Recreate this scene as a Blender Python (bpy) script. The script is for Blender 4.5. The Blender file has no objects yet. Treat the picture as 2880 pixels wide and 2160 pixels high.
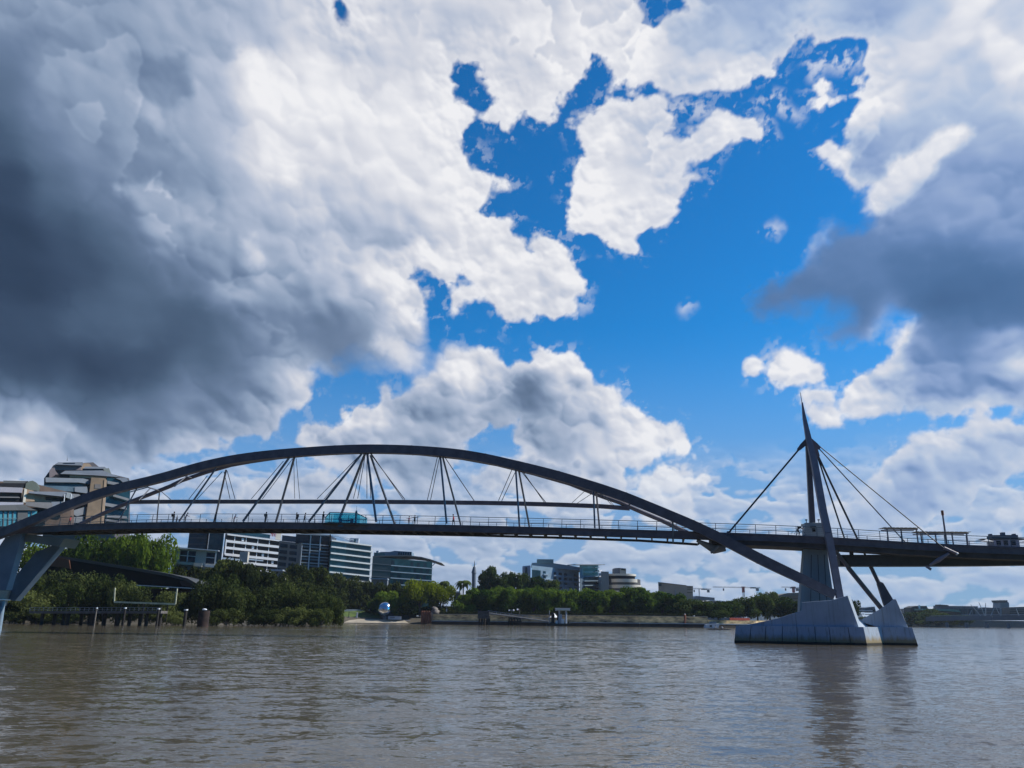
import bpy, bmesh, math, random
import numpy as np
from mathutils import Vector, Matrix, noise as mnoise
R = math.radians
sc = bpy.context.scene
COL = sc.collection
# ---------------------------------------------------------------- camera
FPX, PITCH, ROLL, CAMZ = 2240.0, R(16.46), R(0.60), 2.5
M3 = Matrix.Rotation(math.pi/2 + PITCH, 3, 'X') @ Matrix.Rotation(ROLL, 3, 'Z')
cd = bpy.data.cameras.new('camera'); cam = bpy.data.objects.new('camera', cd); COL.objects.link(cam)
cd.sensor_width = 36; cd.lens = 36*FPX/2880; cd.clip_start = .1; cd.clip_end = 30000
cam.matrix_world = Matrix.Translation((0, 0, CAMZ)) @ M3.to_4x4()
sc.camera = cam
O = Vector((0, 0, CAMZ))
def ray(px, py):                       # photograph pixel -> world direction
    return M3 @ Vector(((px-1440)/FPX, -(py-1080)/FPX, -1))
def at(px, py, Y):                     # point on the vertical plane y = Y
    d = ray(px, py); return O + d*(Y/d.y)
def atz(px, py, Z):                    # point at height Z
    d = ray(px, py); return O + d*((Z-CAMZ)/d.z)
def azel(px, py):
    d = ray(px, py).normalized(); return math.atan2(d.x, d.y), math.asin(d.z)
# ---------------------------------------------------------------- exposure
vs = sc.view_settings; vs.view_transform = 'Standard'; vs.look = 'None'; vs.gamma = 1; vs.exposure = 0
try: vs.use_curve_mapping = False
except Exception: pass
# ---------------------------------------------------------------- sun
SUN_AZ, SUN_EL = R(82), R(46)          # azimuth clockwise from +Y
SD = Vector((math.sin(SUN_AZ)*math.cos(SUN_EL), math.cos(SUN_AZ)*math.cos(SUN_EL), math.sin(SUN_EL)))
sl = bpy.data.lights.new('sun', 'SUN'); sl.energy = 4.6; sl.angle = R(.5); sl.color = (1, .955, .88)
so = bpy.data.objects.new('sun', sl); COL.objects.link(so); so.rotation_euler = SD.to_track_quat('Z', 'Y').to_euler(); so.location = (60, 20, 90)
# ---------------------------------------------------------------- world: Nishita blue sky
w = bpy.data.worlds.new('World'); sc.world = w; w.use_nodes = True
_n = w.node_tree.nodes; _n.clear()
_s = _n.new('ShaderNodeTexSky'); _s.sky_type = 'NISHITA'; _s.sun_disc = False
_s.sun_elevation = SUN_EL; _s.sun_rotation = SUN_AZ; _s.air_density = 1.0; _s.dust_density = .2; _s.ozone_density = 2.0
_g = _n.new('ShaderNodeGamma'); _g.inputs[1].default_value = 1.2
_m = _n.new('ShaderNodeMix'); _m.data_type = 'RGBA'; _m.blend_type = 'MULTIPLY'; _m.inputs[0].default_value = 1; _m.inputs[7].default_value = (.062, .66, 1.0, 1)
_b = _n.new('ShaderNodeBackground'); _b.inputs[1].default_value = .10
_o = _n.new('ShaderNodeOutputWorld'); _l = w.node_tree.links
_l.new(_s.outputs[0], _g.inputs[0]); _l.new(_g.outputs[0], _m.inputs[6]); _l.new(_m.outputs[2], _b.inputs[0]); _l.new(_b.outputs[0], _o.inputs[0])
def lin(c): return tuple(((x/255+.055)/1.055)**2.4 if x/255 > .04045 else x/255/12.92 for x in c)
# ---------------------------------------------------------------- clouds: one far sheet of cumulus on the sky vault (7 km away), lit edges and grey bases baked per vertex from noise
def _hash(ix, iy, seed):
    h = (ix.astype(np.int64)*374761393 + iy.astype(np.int64)*668265263 + seed*982451653) & 0xffffffff
    h = ((h ^ (h >> 13))*1274126177) & 0xffffffff
    return ((h ^ (h >> 16)) & 0xffffff).astype(np.float32)/0xffffff
def perlin(x, y, seed):
    xi, yi = np.floor(x), np.floor(y); xf, yf = (x-xi).astype(np.float32), (y-yi).astype(np.float32)
    xi = xi.astype(np.int64); yi = yi.astype(np.int64)
    u = xf*xf*xf*(xf*(xf*6-15)+10); v = yf*yf*yf*(yf*(yf*6-15)+10)
    def g(dx, dy):
        a = _hash(xi+dx, yi+dy, seed)*6.2831853
        return np.cos(a)*(xf-dx)+np.sin(a)*(yf-dy)
    a, b, c, d = g(0, 0), g(1, 0), g(0, 1), g(1, 1)
    return (a+(b-a)*u)*(1-v)+(c+(d-c)*u)*v
def fbm(x, y, seed, octv, gain=.5):
    s = 0; a = 1
    for i in range(octv):
        s = s+a*perlin(x*2**i+i*17.3, y*2**i-i*9.1, seed+i); a *= gain
    return s*1.35
def worley(x, y, seed):
    xi, yi = np.floor(x).astype(np.int64), np.floor(y).astype(np.int64); best = np.full(x.shape, 9., np.float32)
    for dx in (-1, 0, 1):
        for dy in (-1, 0, 1):
            cx, cy = xi+dx, yi+dy
            d = (cx+_hash(cx, cy, seed)-x)**2+(cy+_hash(cx, cy, seed+7)-y)**2
            best = np.minimum(best, d)
    return np.sqrt(best)
def billow(x, y, seed, octv=3, gain=.5):
    s = 0; a = 1
    for i in range(octv): s = s+a*(.55-worley(x*2**i+i*5.7, y*2**i+i*3.3, seed+11*i)); a *= gain
    return s
def box(a, n):                                   # cheap blur
    for ax in (0, 1):
        c = np.cumsum(np.concatenate([np.repeat(a.take([0], ax), n+1, ax), a, np.repeat(a.take([-1], ax), n, ax)], ax), ax)
        m = a.shape[ax]
        a = (c.take(range(2*n+1, 2*n+1+m), ax)-c.take(range(0, m), ax))/(2*n+1)
    return a
BACKC = (.012, .062, .20)  # dark blue of the added, unseen sheet behind the viewer
TILE = {'A': (0, 0), 'B': (1000, 0), 'C': (1880, 0), 'D': (0, 700), 'E': (1000, 700), 'F': (1880, 700)}
def path(s):
    o = []; t = None
    for tok in s.split():
        if tok in TILE: t = TILE[tok]
        elif tok == 'X': t = None
        else:
            x, y = map(float, tok.split(','))
            o.append((x, y) if t is None else (t[0]+x/2.212, t[1]+y/2.212))
    return o
MAIN = path('''X -500,1150 D 0,1430 300,1440 800,1430 850,1350 900,1330 1000,1320 1250,1270 1380,1260 1500,1230 1520,1200 1400,1195 1600,1170 1700,1180 1790,1140 1770,1050
 1850,1000 1960,940 1920,830 1960,780 2212,700 E 100,740 300,760 370,780 450,750 490,720 450,680 440,560 400,440 455,330 440,200 400,120 440,165 570,195 640,150 700,200 600,210 560,320 560,400 640,400 650,300 800,320 880,400 920,460
 1060,470 1170,430 1340,410 1380,350 1425,250 1420,150 1380,50 1350,0 B 1400,1659 1350,1550 1260,1520 1220,1480 1180,1450 1110,1500 1000,1450 1000,1310 870,1320 800,1320 870,1240 860,1190 930,1180
 990,1150 920,1120 820,1110 780,1060 730,1030 730,990 810,960 760,900 680,930 640,870 650,790 700,700 710,650 640,600 650,520 620,450 620,370 800,340 740,480 820,590 880,620 720,690 840,760 900,850
 980,830 1000,770 1080,730 1230,760 1270,690 1350,610 1370,560 1400,530 1500,470 1550,400 1600,400 1640,490 1720,540 1830,540 1900,590 2000,600 C 0,600 200,610 330,590 450,540 560,470 640,480 700,430 680,370
 740,320 820,260 860,190 900,230 860,330 950,290 1100,290 1200,270 1220,330 1200,400 1220,460 1150,490 1090,570 1060,560 1060,500 990,470 930,500 900,600 870,690 960,690 1060,670 1110,650 1110,780 1060,800
 1060,860 1030,870 960,870 910,940 970,1000 1030,1040 1050,1100 1130,1170 1220,1150 1260,1190 1260,1240 1210,1300 1250,1340 1200,1430 1050,1430 960,1480 880,1600 820,1659 F 900,30 800,130 620,230 530,280
 520,350 560,400 700,410 850,400 950,360 1070,370 1110,430 1000,480 930,520 1000,570 1250,560 1300,480 1400,410 1500,420 1430,490 1410,580 1430,640 1350,700 1290,750 1200,760 1090,810 1050,900 1040,960
 1080,1030 1200,1030 1400,1020 1560,1010 1700,1030 1870,1040 2212,1010 X 3500,1150 3500,-700 -500,-700''')
ADDS = [path(s) for s in (
 'B 1370,740 1480,670 1600,590 1660,620 1780,530 1830,570 1960,600 1960,700 2010,780 1940,840 2000,890 C 70,790 150,800 280,690 380,680 450,740 560,760 620,820 630,890 560,900 480,880 400,900 360,940 280,980 250,1010 120,1030 80,1090 180,1080 260,1140 130,1120 110,1260 60,1330 0,1400 B 1880,1420 1760,1440 1780,1590 1720,1610 1650,1560 1500,1450 1370,1455 1310,1380 1320,1200 1330,1150 1260,1110 1330,1130 1390,900 1360,800',
 
 'E 270,930 370,860 380,790 490,740 510,690 570,590 650,600 800,600 880,650 935,740 980,730 990,680 1090,660 1150,590 1220,630 1260,650 1350,640 1420,690 1480,760 1500,830 1600,860 1640,900 1660,840 1680,930 1730,960 1830,1030 1900,1100 2000,1080 2100,1120 2150,1200 2100,1290 2040,1340 1960,1290 1850,1340 1760,1370 1700,1360 1720,1450 1700,1560 1600,1640 1300,1560 1250,1640 1000,1560 700,1480 720,1380 900,1290 1010,1300 1030,1270 950,1180 1000,1120 870,1130 800,1130 700,1200 680,1260 600,1350 630,1450 560,1550 300,1540 200,1450 100,1500 0,1500 D 2100,1400 1840,1220 1860,1050 2000,1040 2100,1050 2150,930 2212,930 E 100,960 170,880 220,890',
 'D 1460,1560 1500,1440 1560,1430 1650,1420 1700,1380 1760,1400 1860,1380 2000,1370 2030,1430 2120,1400 2212,1420 2250,1600 1460,1600', 'D 1020,1660 1060,1570 1250,1550 1400,1600 1500,1680',
 'E 1770,1440 1850,1390 1920,1340 2000,1360 2080,1400 2040,1450 1960,1480 1850,1490 1780,1470', 'E 2090,1425 2160,1380 2170,1430', 'E 1760,1540 1850,1500 1990,1510 2060,1460 2120,1520 2140,1640 2212,1700 1750,1750',
 
 'F 610,740 650,700 670,660 740,650 850,660 880,700 940,690 960,820 900,830 870,790 800,840 720,830 660,820 620,770', 'F 488,750 530,712 572,730 520,772',
 'F 850,920 890,880 1020,890 1010,950 950,960 910,950 930,990 1000,980 1060,1010 1040,1050 890,1050 870,980',
 'F 1160,1480 1250,1400 1300,1350 1360,1320 1410,1310 1420,1260 1500,1220 1520,1160 1650,1100 1720,1150 1770,1140 1860,1110 1900,1040 1970,1000 2060,1030 2130,1030 2212,1080 2600,1080 2600,1400 2212,1400 2080,1430 2090,1480 1950,1480 1920,1600 1880,1659 1500,1750 900,1750 980,1600 1040,1500',
 'F 1990,1650 2040,1600 2260,1620 2260,1680 2000,1680')]
THINS = [path(s) for s in ('C 470,670 560,600 680,540 740,560 760,620 860,720 760,700 650,640 560,660', 'C 530,1465 620,1395 680,1420 640,1460', 'F 350,1360 390,1338 405,1365', 'F 440,1355 462,1330 475,1360', 'E 1640,0 1740,-10 1790,30 1720,80', 'C 550,740 650,700 700,860 640,900', 'C 840,330 960,300 1180,340 1200,430 1080,460 960,440 900,480', 'C -60,620 240,640 300,700 160,760 0,760', 'E 2030,370 2080,335 2100,350 2050,400', 'E 1200,320 1440,310 1460,350 1400,370', 'F 930,480 1250,500 1270,560 1000,580')]
SUBS = [path(s) for s in ('B 1740,-60 1790,20 1830,100 1870,125 1960,60 2080,80 2020,0 2000,-60', 'A 2100,20 2130,0 2160,60 2180,130 2130,110',
 'D 1890,990 1920,950 2000,910 2160,870 2212,850 E 60,800 150,740 300,770 360,800 350,870 270,920 220,870 170,870 100,930 0,920 D 2150,920 2110,1040 2010,1040 1960,1000 1900,1020', 'F 700,1420 780,1400 770,1440')]
SHP = '''20,20,150 200,20,152 400,20,165 560,20,185 650,40,212 760,60,205 900,40,205 1050,40,200 1200,30,205 1330,40,222 1500,50,175 1600,30,165 1700,30,175 1800,40,195 1900,20,160 2000,20,180 2100,20,225 2200,40,200
20,120,120 150,120,150 300,120,160 450,110,170 550,120,190 650,140,225 800,130,210 950,110,200 1100,110,210 1250,100,225 1400,120,220 1500,150,195 1600,140,215 1900,150,205 2000,100,220 2100,150,195 2190,120,230
20,200,100 100,200,150 230,200,155 330,190,138 450,210,175 560,200,215 680,220,225 800,230,222 920,200,222 1100,210,218 1900,200,225 2000,230,180 2100,200,180 2200,200,205
10,300,80 100,300,120 200,300,140 330,300,150 450,310,165 540,300,205 600,320,228 700,330,215 850,320,228 950,330,222 1900,290,158 2000,300,165 2150,300,165
20,400,60 120,400,100 220,400,125 330,400,140 450,410,150 560,400,190 700,420,205 800,440,200 900,420,225 1000,420,228 2100,400,150 2180,420,145
40,500,50 150,500,68 260,500,105 370,500,165 450,520,152 560,520,165 700,520,190 800,500,200 860,490,180 950,520,215 1100,560,222 2000,480,140 2180,500,130
60,600,52 200,600,66 300,600,90 400,590,120 500,600,160 560,600,180 650,600,150 750,600,175 820,600,205 900,620,220 1100,620,212 1200,600,222 1850,600,120 2000,580,98 2150,600,90
60,700,62 200,690,88 300,700,92 400,700,82 500,700,102 600,700,140 680,720,112 780,720,122 850,700,190 900,680,218 1150,680,205 1700,660,105 1850,660,80 2000,660,78 2180,670,90 1830,710,120
60,800,55 200,790,55 330,800,60 450,800,72 550,790,110 640,800,165 720,770,115 820,760,150 870,780,205 2000,760,105 1950,720,190 2100,740,95 2200,760,130
60,850,58 200,860,72 350,870,105 420,860,155 500,870,125 600,850,170 650,830,215 20,910,215 80,920,205 150,900,140 250,910,112 350,910,104 450,900,104 560,910,128 620,920,175
40,960,180 150,970,170 300,960,145 400,970,180 500,970,190 560,1000,180 1000,780,225 1060,800,222 980,850,190 900,880,165 950,900,120 1080,890,115 1130,850,125 1150,890,105 1180,780,228 1250,810,228 1300,860,225 1250,880,165 1350,920,218
1250,930,205 1150,950,165 1200,955,128 1100,950,195 1450,960,225 1400,1000,205 1300,1010,208 1250,1040,205 1150,1020,200 800,900,218 700,920,200 760,960,175 900,960,160 1000,920,180 840,940,180 1340,230,225 1290,300,230 1350,290,203 1440,330,208
1580,270,228 1500,340,205 1280,430,228 1400,440,215 1340,500,215 1800,200,238 1870,210,232 1715,797,228 1780,870,228 1760,885,200 1850,830,232 1930,830,225 1990,850,145 2080,860,118 1960,880,135 2050,810,170 2130,800,160 2200,770,228 1880,880,180 2180,870,155
2100,930,225 2000,960,222 2160,960,200 2100,1000,142 1980,1020,155 2050,980,200 1900,1010,218 1850,1060,200 1950,1070,175 2050,1050,190 2100,1050,200 2160,1110,195 1900,1130,150 1450,1040,218 1480,1090,215 1500,1120,200 1650,500,228 1660,470,228 1640,480,228 1500,680,225 200,1100,170 700,1100,170 1000,1100,175'''
RIMS = [(path(s), b) for s, b in (   # lit or shaded faces with an edge of their own inside the cloud mass
 ('C 910,940 960,870 1030,870 1060,900 1130,960 1220,1120 1130,1175 1050,1100 1030,1040', 236), ('C 1220,1150 1350,1060 1420,980 1530,970 1640,890 1700,830 1850,770 1900,820 1800,900 1700,980 1650,1080 1560,1200 1400,1280 1210,1300 1260,1240', 234),
 ('C 1110,650 1110,560 1220,460 1340,500 1340,600 1200,640 1130,720', 234), ('A 1450,330 1600,300 1700,380 1700,560 1740,700 1730,950 1860,1040 1800,1120 1600,1060 1640,820 1560,700 1400,640 1350,580', 234),
 ('A 800,490 880,540 1000,660 1020,800 960,760 820,620', 182), ('A 980,810 1070,820 1240,1000 1180,980 1050,900', 170), ('A 900,1150 960,1120 1120,1260 1240,1350 1160,1400 950,1330 720,1180', 178), ('D 1480,1480 1490,1490', 200),
 ('F 1420,500 1490,425 1550,430 1500,560 1430,630', 215), ('E 120,100 270,70 400,140 450,320 420,420 330,300 200,200 100,220', 215), ('E 130,520 260,530 420,640 470,740 350,770 200,640 100,600', 215),
 ('A 800,330 1160,330 1200,560 1120,660 1000,640 880,540 800,480', 138), ('A 1500,1480 1570,1470 1620,1580 1600,1659 1520,1600', 205), ('C 1080,840 1180,820 1300,960 1330,1070 1260,1120 1190,1080 1110,920', 152))]
def build_clouds():
    R0 = 7000.0; st = .072
    AZ = np.arange(-54, 54.01, st); EL = np.arange(-.8, 52, st)
    az, el = np.meshgrid(np.radians(AZ), np.radians(EL)); az = az.astype(np.float64); H, W = az.shape
    d = np.stack([np.sin(az)*np.cos(el), np.cos(az)*np.cos(el), np.sin(el)], -1)
    c = d @ np.array(M3)                                    # direction in the frame the outlines were read in
    z = np.maximum(-c[..., 2], .15)
    px = 1440+FPX*c[..., 0]/z; py = 1080-FPX*c[..., 1]/z
    A, B = np.degrees(az)*np.cos(el), np.degrees(el)
    sm = lambda a, b, x: (lambda t: t*t*(3-2*t))(np.clip((x-a)/(b-a), 0, 1))
    far = sm(14, 4, B)                                      # finer, flatter structure low down
    w1x, w1y = 20*fbm(A*.2, B*.2, 1, 2), 18*fbm(A*.2+50, B*.2, 2, 2); wx = w1x+8*fbm(A*.9, B*.9, 5, 4, .55); wy = w1y+8*fbm(A*.9+9, B*.9, 6, 4, .55)
    S = 8; PX0, PY0 = -520, -720; gx = np.arange(PX0, 3520, S, dtype=np.float32); gy = np.arange(PY0, 1800, S, dtype=np.float32); GX, GY = np.meshgrid(gx, gy)
    def sdf(P):
        P = np.array(P, np.float32); dist = np.full(GX.shape, 1e9, np.float32); ins = np.zeros(GX.shape, bool)
        for (x0, y0), (x1, y1) in zip(P, np.roll(P, -1, 0)):
            ex, ey = x1-x0, y1-y0; t = np.clip(((GX-x0)*ex+(GY-y0)*ey)/(ex*ex+ey*ey+1e-6), 0, 1)
            dist = np.minimum(dist, (GX-x0-t*ex)**2+(GY-y0-t*ey)**2)
            if y0 != y1: ins ^= ((y0 > GY) != (y1 > GY)) & (GX < ex*(GY-y0)/ey+x0)
        return np.sqrt(dist)*np.where(ins, -1, 1)
    def samp(F, x, y):
        fx = np.clip((x-PX0)/S, 0, F.shape[1]-1.001); fy = np.clip((y-PY0)/S, 0, F.shape[0]-1.001)
        ix, iy = fx.astype(np.int32), fy.astype(np.int32); tx, ty = fx-ix, fy-iy
        return (F[iy, ix]*(1-tx)+F[iy, ix+1]*tx)*(1-ty)+(F[iy+1, ix]*(1-tx)+F[iy+1, ix+1]*tx)*ty
    F = sdf(MAIN)
    for P in ADDS:
        sp_ = max(max(x for x, _ in P)-min(x for x, _ in P), max(y for _, y in P)-min(y for _, y in P)); F = np.minimum(F, sdf(P)-(16 if sp_ < 190 else 0))
    for P in SUBS: F = np.maximum(F, -sdf(P))
    F = np.clip(F, -140, 140); F = box(F, 1)
    sd = samp(F, px+wx, py+wy)
    def domes(f, seed, wv=.0):                        # rounded cauliflower heads
        d_ = worley(A*f+wv*ux*f, B*f*1.12+wv*uy*f, seed); return np.sqrt(np.clip(1-(d_/.86)**2, .0, 1))
    ux = fbm(A*.5, B*.5, 13, 3); uy = fbm(A*.5+31, B*.5, 14, 3)
    D1, D2, D3, D4 = domes(.24, 301, 1.6), domes(.52, 302, .8), domes(1.1, 303, .45), domes(2.4, 304, .2)
    bl = .5*D1+.34*D2+.2*D3+.09*D4; bl = bl-bl.mean(); f1 = fbm(A*.5, B*.5, 21, 5, .5); f2 = fbm(A*2.2+.05*wx, B*2.2, 31, 4, .55)
    fr = np.clip(fbm(A*.14, B*.14, 23, 3)*1.6+.5, 0, 1)  # where the rim is torn rather than round
    dn = -sd+46*bl+(9+14*fr)*f1+(1+3*fr)*f2-2
    blur = lambda cx, cy, rx, ry: np.exp(-((px-cx)/rx)**2-((py-cy)/ry)**2)
    soft = 1*blur(2330, 860, 260, 90)+1*blur(1050, 1010, 200, 60)+1.2*blur(1000, 950, 160, 60)+.8*blur(2350, 640, 140, 120)
    a = sm(-5-46*np.clip(soft, 0, 1), 15+42*np.clip(soft, 0, 1), dn)
    # wisps torn off the edges
    wi = sm(.18, .62, fbm(A*.8+.1*wx/10, B*.8, 44, 7, .66))*sm(-50, -4, dn)*.26
    a = np.maximum(a, wi)
    for P in THINS:                                         # thin torn veils
        s_ = samp(sdf(P), px+wx, py+wy); a = np.maximum(a, sm(26, -22, s_)*.62*sm(-.30, .5, f1+.7*f2+.6*(D3-.5)))
    # low layered cloud and haze towards the horizon
    h1 = .7*fbm(A*.16, B*.42, 61, 5, .5)+.9*(.5*np.sqrt(np.clip(1-(worley(A*.36+.8*ux, B*.85, 67)/.86)**2, 0, 1))+.3*np.sqrt(np.clip(1-(worley(A*.9, B*1.9, 68)/.86)**2, 0, 1))-.42)
    lowa = np.maximum(sm(12.5, 7.5, B)*.86*sm(-.02, .17, h1+.09*sm(7, 1, B)), .0)
    base = a
    # brightness: hand-read large-scale map + relief
    num = np.zeros(GX.shape, np.float32); den = np.full(GX.shape, 1e-12, np.float32)
    for tok in SHP.split():
        x, y, b = map(float, tok.split(',')); x *= 1.302; y *= 1.302
        k = np.exp(-((GX-x)**2+(GY-y)**2)/(2*72.**2)); k = k*k*.8+k*.14*np.exp(-((GX-x)**2+(GY-y)**2)/(2*200.**2))+1e-6/(1+((GX-x)**2+(GY-y)**2)/3e4)
        num += k*b; den += k
    Lm = num/den
    sx2, sy2 = px+1.3*w1x+26*(D2-.6), py+1.3*w1y+20*(D3-.6)
    L = samp(Lm, sx2, sy2); L = L+9*sm(185, 225, L)
    for j_, (P, b) in enumerate(RIMS):
        s_ = samp(sdf(P), px+wx*.9, py+wy*.9)-30*bl-10*f1-4*f2
        k = sm(22, -16, s_)*.8
        if j_ < 4:
            ox, oy = ((-70, -60), (-60, -75), (-70, -40), (80, -30))[j_]; k = np.maximum(k*.25, sm(26, -12, s_)*.9*sm(-45, 35, samp(sdf(P), px+wx*.9+ox, py+wy*.9+oy)))
        L = L*(1-k)+b*k
    def rel(n, e=1):
        gy_, gx_ = np.gradient(n); return -(gx_*.55+gy_*.83)*e
    hf = 2.1*D1/.24*.24+1.15*D2+.62*D3+.26*D4
    r1 = rel(box(box(D1, 6), 5), 95); r2 = rel(box(box(D2, 3), 3), 52); r3 = rel(box(box(D3, 2), 1), 26); r4 = rel(box(D4, 1), 12); r5 = rel(box(box(f1, 1), 1), 30)
    nearedge = sm(150, 8, dn)
    amp = np.clip((L-80)/110, .10, 1)*(1-.75*np.clip(soft, 0, 1)); cum = sm(30, 18, B)     # heaps stand out lower down
    Ld = L+amp*((8+12*cum)*np.clip(r1, -1.2, .8)+(6+13*cum)*np.clip(r2, -1.2, .8)+(1.5+7*nearedge+3*cum)*np.clip(r3, -1.2, 1)+(.3+5*nearedge)*np.clip(r4, -1.2, 1)+(1+3*nearedge)*np.clip(r5, -1.5, 1.5))+amp*6*fbm(A*.16, B*.2, 81, 3, .5)
    for q_, s_, am in ((.15, 401, 29), (.36, 402, 8)):      # heads piled in front of heads: crisp upper rim, fading below
        t_ = B*q_+A*q_*.45+1.5*fbm(A*q_*.62, B*q_*.62, s_, 3, .5)+.34*D2+.20*D3+.08*D4; f_ = box(t_-np.floor(t_), 1); mk = sm(-.15, .35, fbm(A*q_*.5, B*q_*.5, s_+9, 2)); Ld = Ld+np.clip((L-95)/80, .0, 1)*(1-np.clip(soft, 0, 1))*am*mk*(f_**1.6-.42)
    edge = sm(62, 4, dn)*(1-np.clip(soft, 0, 1))*sm(110, 190, L)
    Ld = Ld*(1-edge*.5)+233*edge*.5
    smooth_dark = sm(150, 80, L); Ld = Ld*(1-smooth_dark*.5)+L*smooth_dark*.5+7*fbm(A*.12, B*.3, 85, 4)
    lowL = 214+26*np.clip(rel(box(h1, 1), 18), -1.6, 1.1)-34*sm(.12, .5, h1)*sm(.1, 1, B)
    al = base+(1-base)*lowa
    Lt = (Ld*base+lowL*(1-base)*lowa)/np.maximum(al, 1e-4)
    lowm = far*.5
    Lt = Lt*(1-lowm*.5)+(190+.3*(Lt-190))*lowm*.5
    Lt = np.clip(Lt, 30, 243)
    xs = [30, 60, 90, 125, 150, 185, 215, 243]; cr = [24, 50, 76, 108, 140, 178, 212, 241]; cg = [40, 68, 97, 128, 158, 189, 215, 241]; cb = [62, 94, 124, 158, 185, 210, 225, 244]; cr2 = [20, 50, 72, 102, 138, 176, 210, 241]; cg2 = [34, 82, 108, 134, 162, 193, 215, 241]; cb2 = [58, 124, 154, 182, 204, 220, 228, 244]
    rgb = np.stack([np.interp(Lt, xs, q)/255 for q in (cr, cg, cb)], -1); rgb2 = np.stack([np.interp(Lt, xs, q)/255 for q in (cr2, cg2, cb2)], -1); bw = sm(1500, 2200, px)[..., None]; rgb = rgb*(1-bw)+rgb2*bw
    hz = (far*.28)[..., None]; rgb = rgb*(1-hz)+np.array([.60, .70, .84])*hz        # aerial blue of the distant cloud
    rgb = np.where(rgb > .04045, ((rgb+.055)/1.055)**2.4, rgb/12.92)
    al = al*sm(54, 47, np.abs(np.degrees(az)))*sm(52, 48, B)*sm(-.8, -.1, B+.4)
    hzA = .88*sm(21, 3, B)*sm(54, 47, np.abs(np.degrees(az))); hzc = np.array([.235, .355, .60])
    rgb = (rgb*al[..., None]+hzc*(hzA*(1-al))[..., None])/np.maximum(al+hzA*(1-al), 1e-4)[..., None]; al = al+hzA*(1-al)
    al[al < .004] = 0
    co = (d*R0).reshape(-1, 3).astype(np.float32)
    idx = np.arange(H*W, dtype=np.int32).reshape(H, W)
    keep = np.maximum.reduce([al[:-1, :-1], al[1:, :-1], al[:-1, 1:], al[1:, 1:]]) > 0
    fa = np.stack([idx[:-1, :-1], idx[:-1, 1:], idx[1:, 1:], idx[1:, :-1]], -1)[keep].reshape(-1, 4)
    # unseen dark sheet added behind the viewer to dim shaded faces (coarse)
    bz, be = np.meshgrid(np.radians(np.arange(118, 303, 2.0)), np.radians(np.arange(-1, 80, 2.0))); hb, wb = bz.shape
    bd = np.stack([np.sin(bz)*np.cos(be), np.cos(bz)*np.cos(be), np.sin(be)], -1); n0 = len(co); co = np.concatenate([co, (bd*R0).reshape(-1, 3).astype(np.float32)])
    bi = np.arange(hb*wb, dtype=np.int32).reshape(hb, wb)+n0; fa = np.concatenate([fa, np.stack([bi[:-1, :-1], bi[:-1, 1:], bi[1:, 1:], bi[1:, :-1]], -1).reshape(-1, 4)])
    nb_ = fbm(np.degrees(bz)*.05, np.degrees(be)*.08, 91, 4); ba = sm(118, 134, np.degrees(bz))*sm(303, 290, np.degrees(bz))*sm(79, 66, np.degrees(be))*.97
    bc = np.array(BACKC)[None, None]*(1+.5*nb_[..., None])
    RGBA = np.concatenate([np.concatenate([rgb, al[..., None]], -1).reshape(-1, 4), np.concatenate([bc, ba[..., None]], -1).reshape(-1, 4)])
    me = bpy.data.meshes.new('clouds'); nf = len(fa)
    me.vertices.add(len(co)); me.vertices.foreach_set('co', co.ravel())
    me.loops.add(nf*4); me.loops.foreach_set('vertex_index', fa.ravel())
    me.polygons.add(nf); me.polygons.foreach_set('loop_start', np.arange(0, nf*4, 4, dtype=np.int32)); me.polygons.foreach_set('loop_total', np.full(nf, 4, np.int32))
    me.update(calc_edges=False)
    at_ = me.attributes.new('cloud', 'FLOAT_COLOR', 'POINT'); at_.data.foreach_set('color', RGBA.reshape(-1).astype(np.float32))
    mt = bpy.data.materials.new('cloud'); mt.use_nodes = True; n = mt.node_tree.nodes; l = mt.node_tree.links; n.clear()
    t = n.new('ShaderNodeAttribute'); t.attribute_name = 'cloud'; e = n.new('ShaderNodeEmission'); tr = n.new('ShaderNodeBsdfTransparent'); mx = n.new('ShaderNodeMixShader'); o = n.new('ShaderNodeOutputMaterial')
    l.new(t.outputs['Color'], e.inputs[0]); l.new(t.outputs['Alpha'], mx.inputs[0]); l.new(tr.outputs[0], mx.inputs[1]); l.new(e.outputs[0], mx.inputs[2]); l.new(mx.outputs[0], o.inputs[0])
    mt.cycles.emission_sampling = 'NONE'
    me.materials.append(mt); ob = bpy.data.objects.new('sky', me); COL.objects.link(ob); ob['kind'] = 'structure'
    ob['label'] = 'cumulus clouds, white with slate grey bases, across the blue sky'
    return ob
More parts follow.
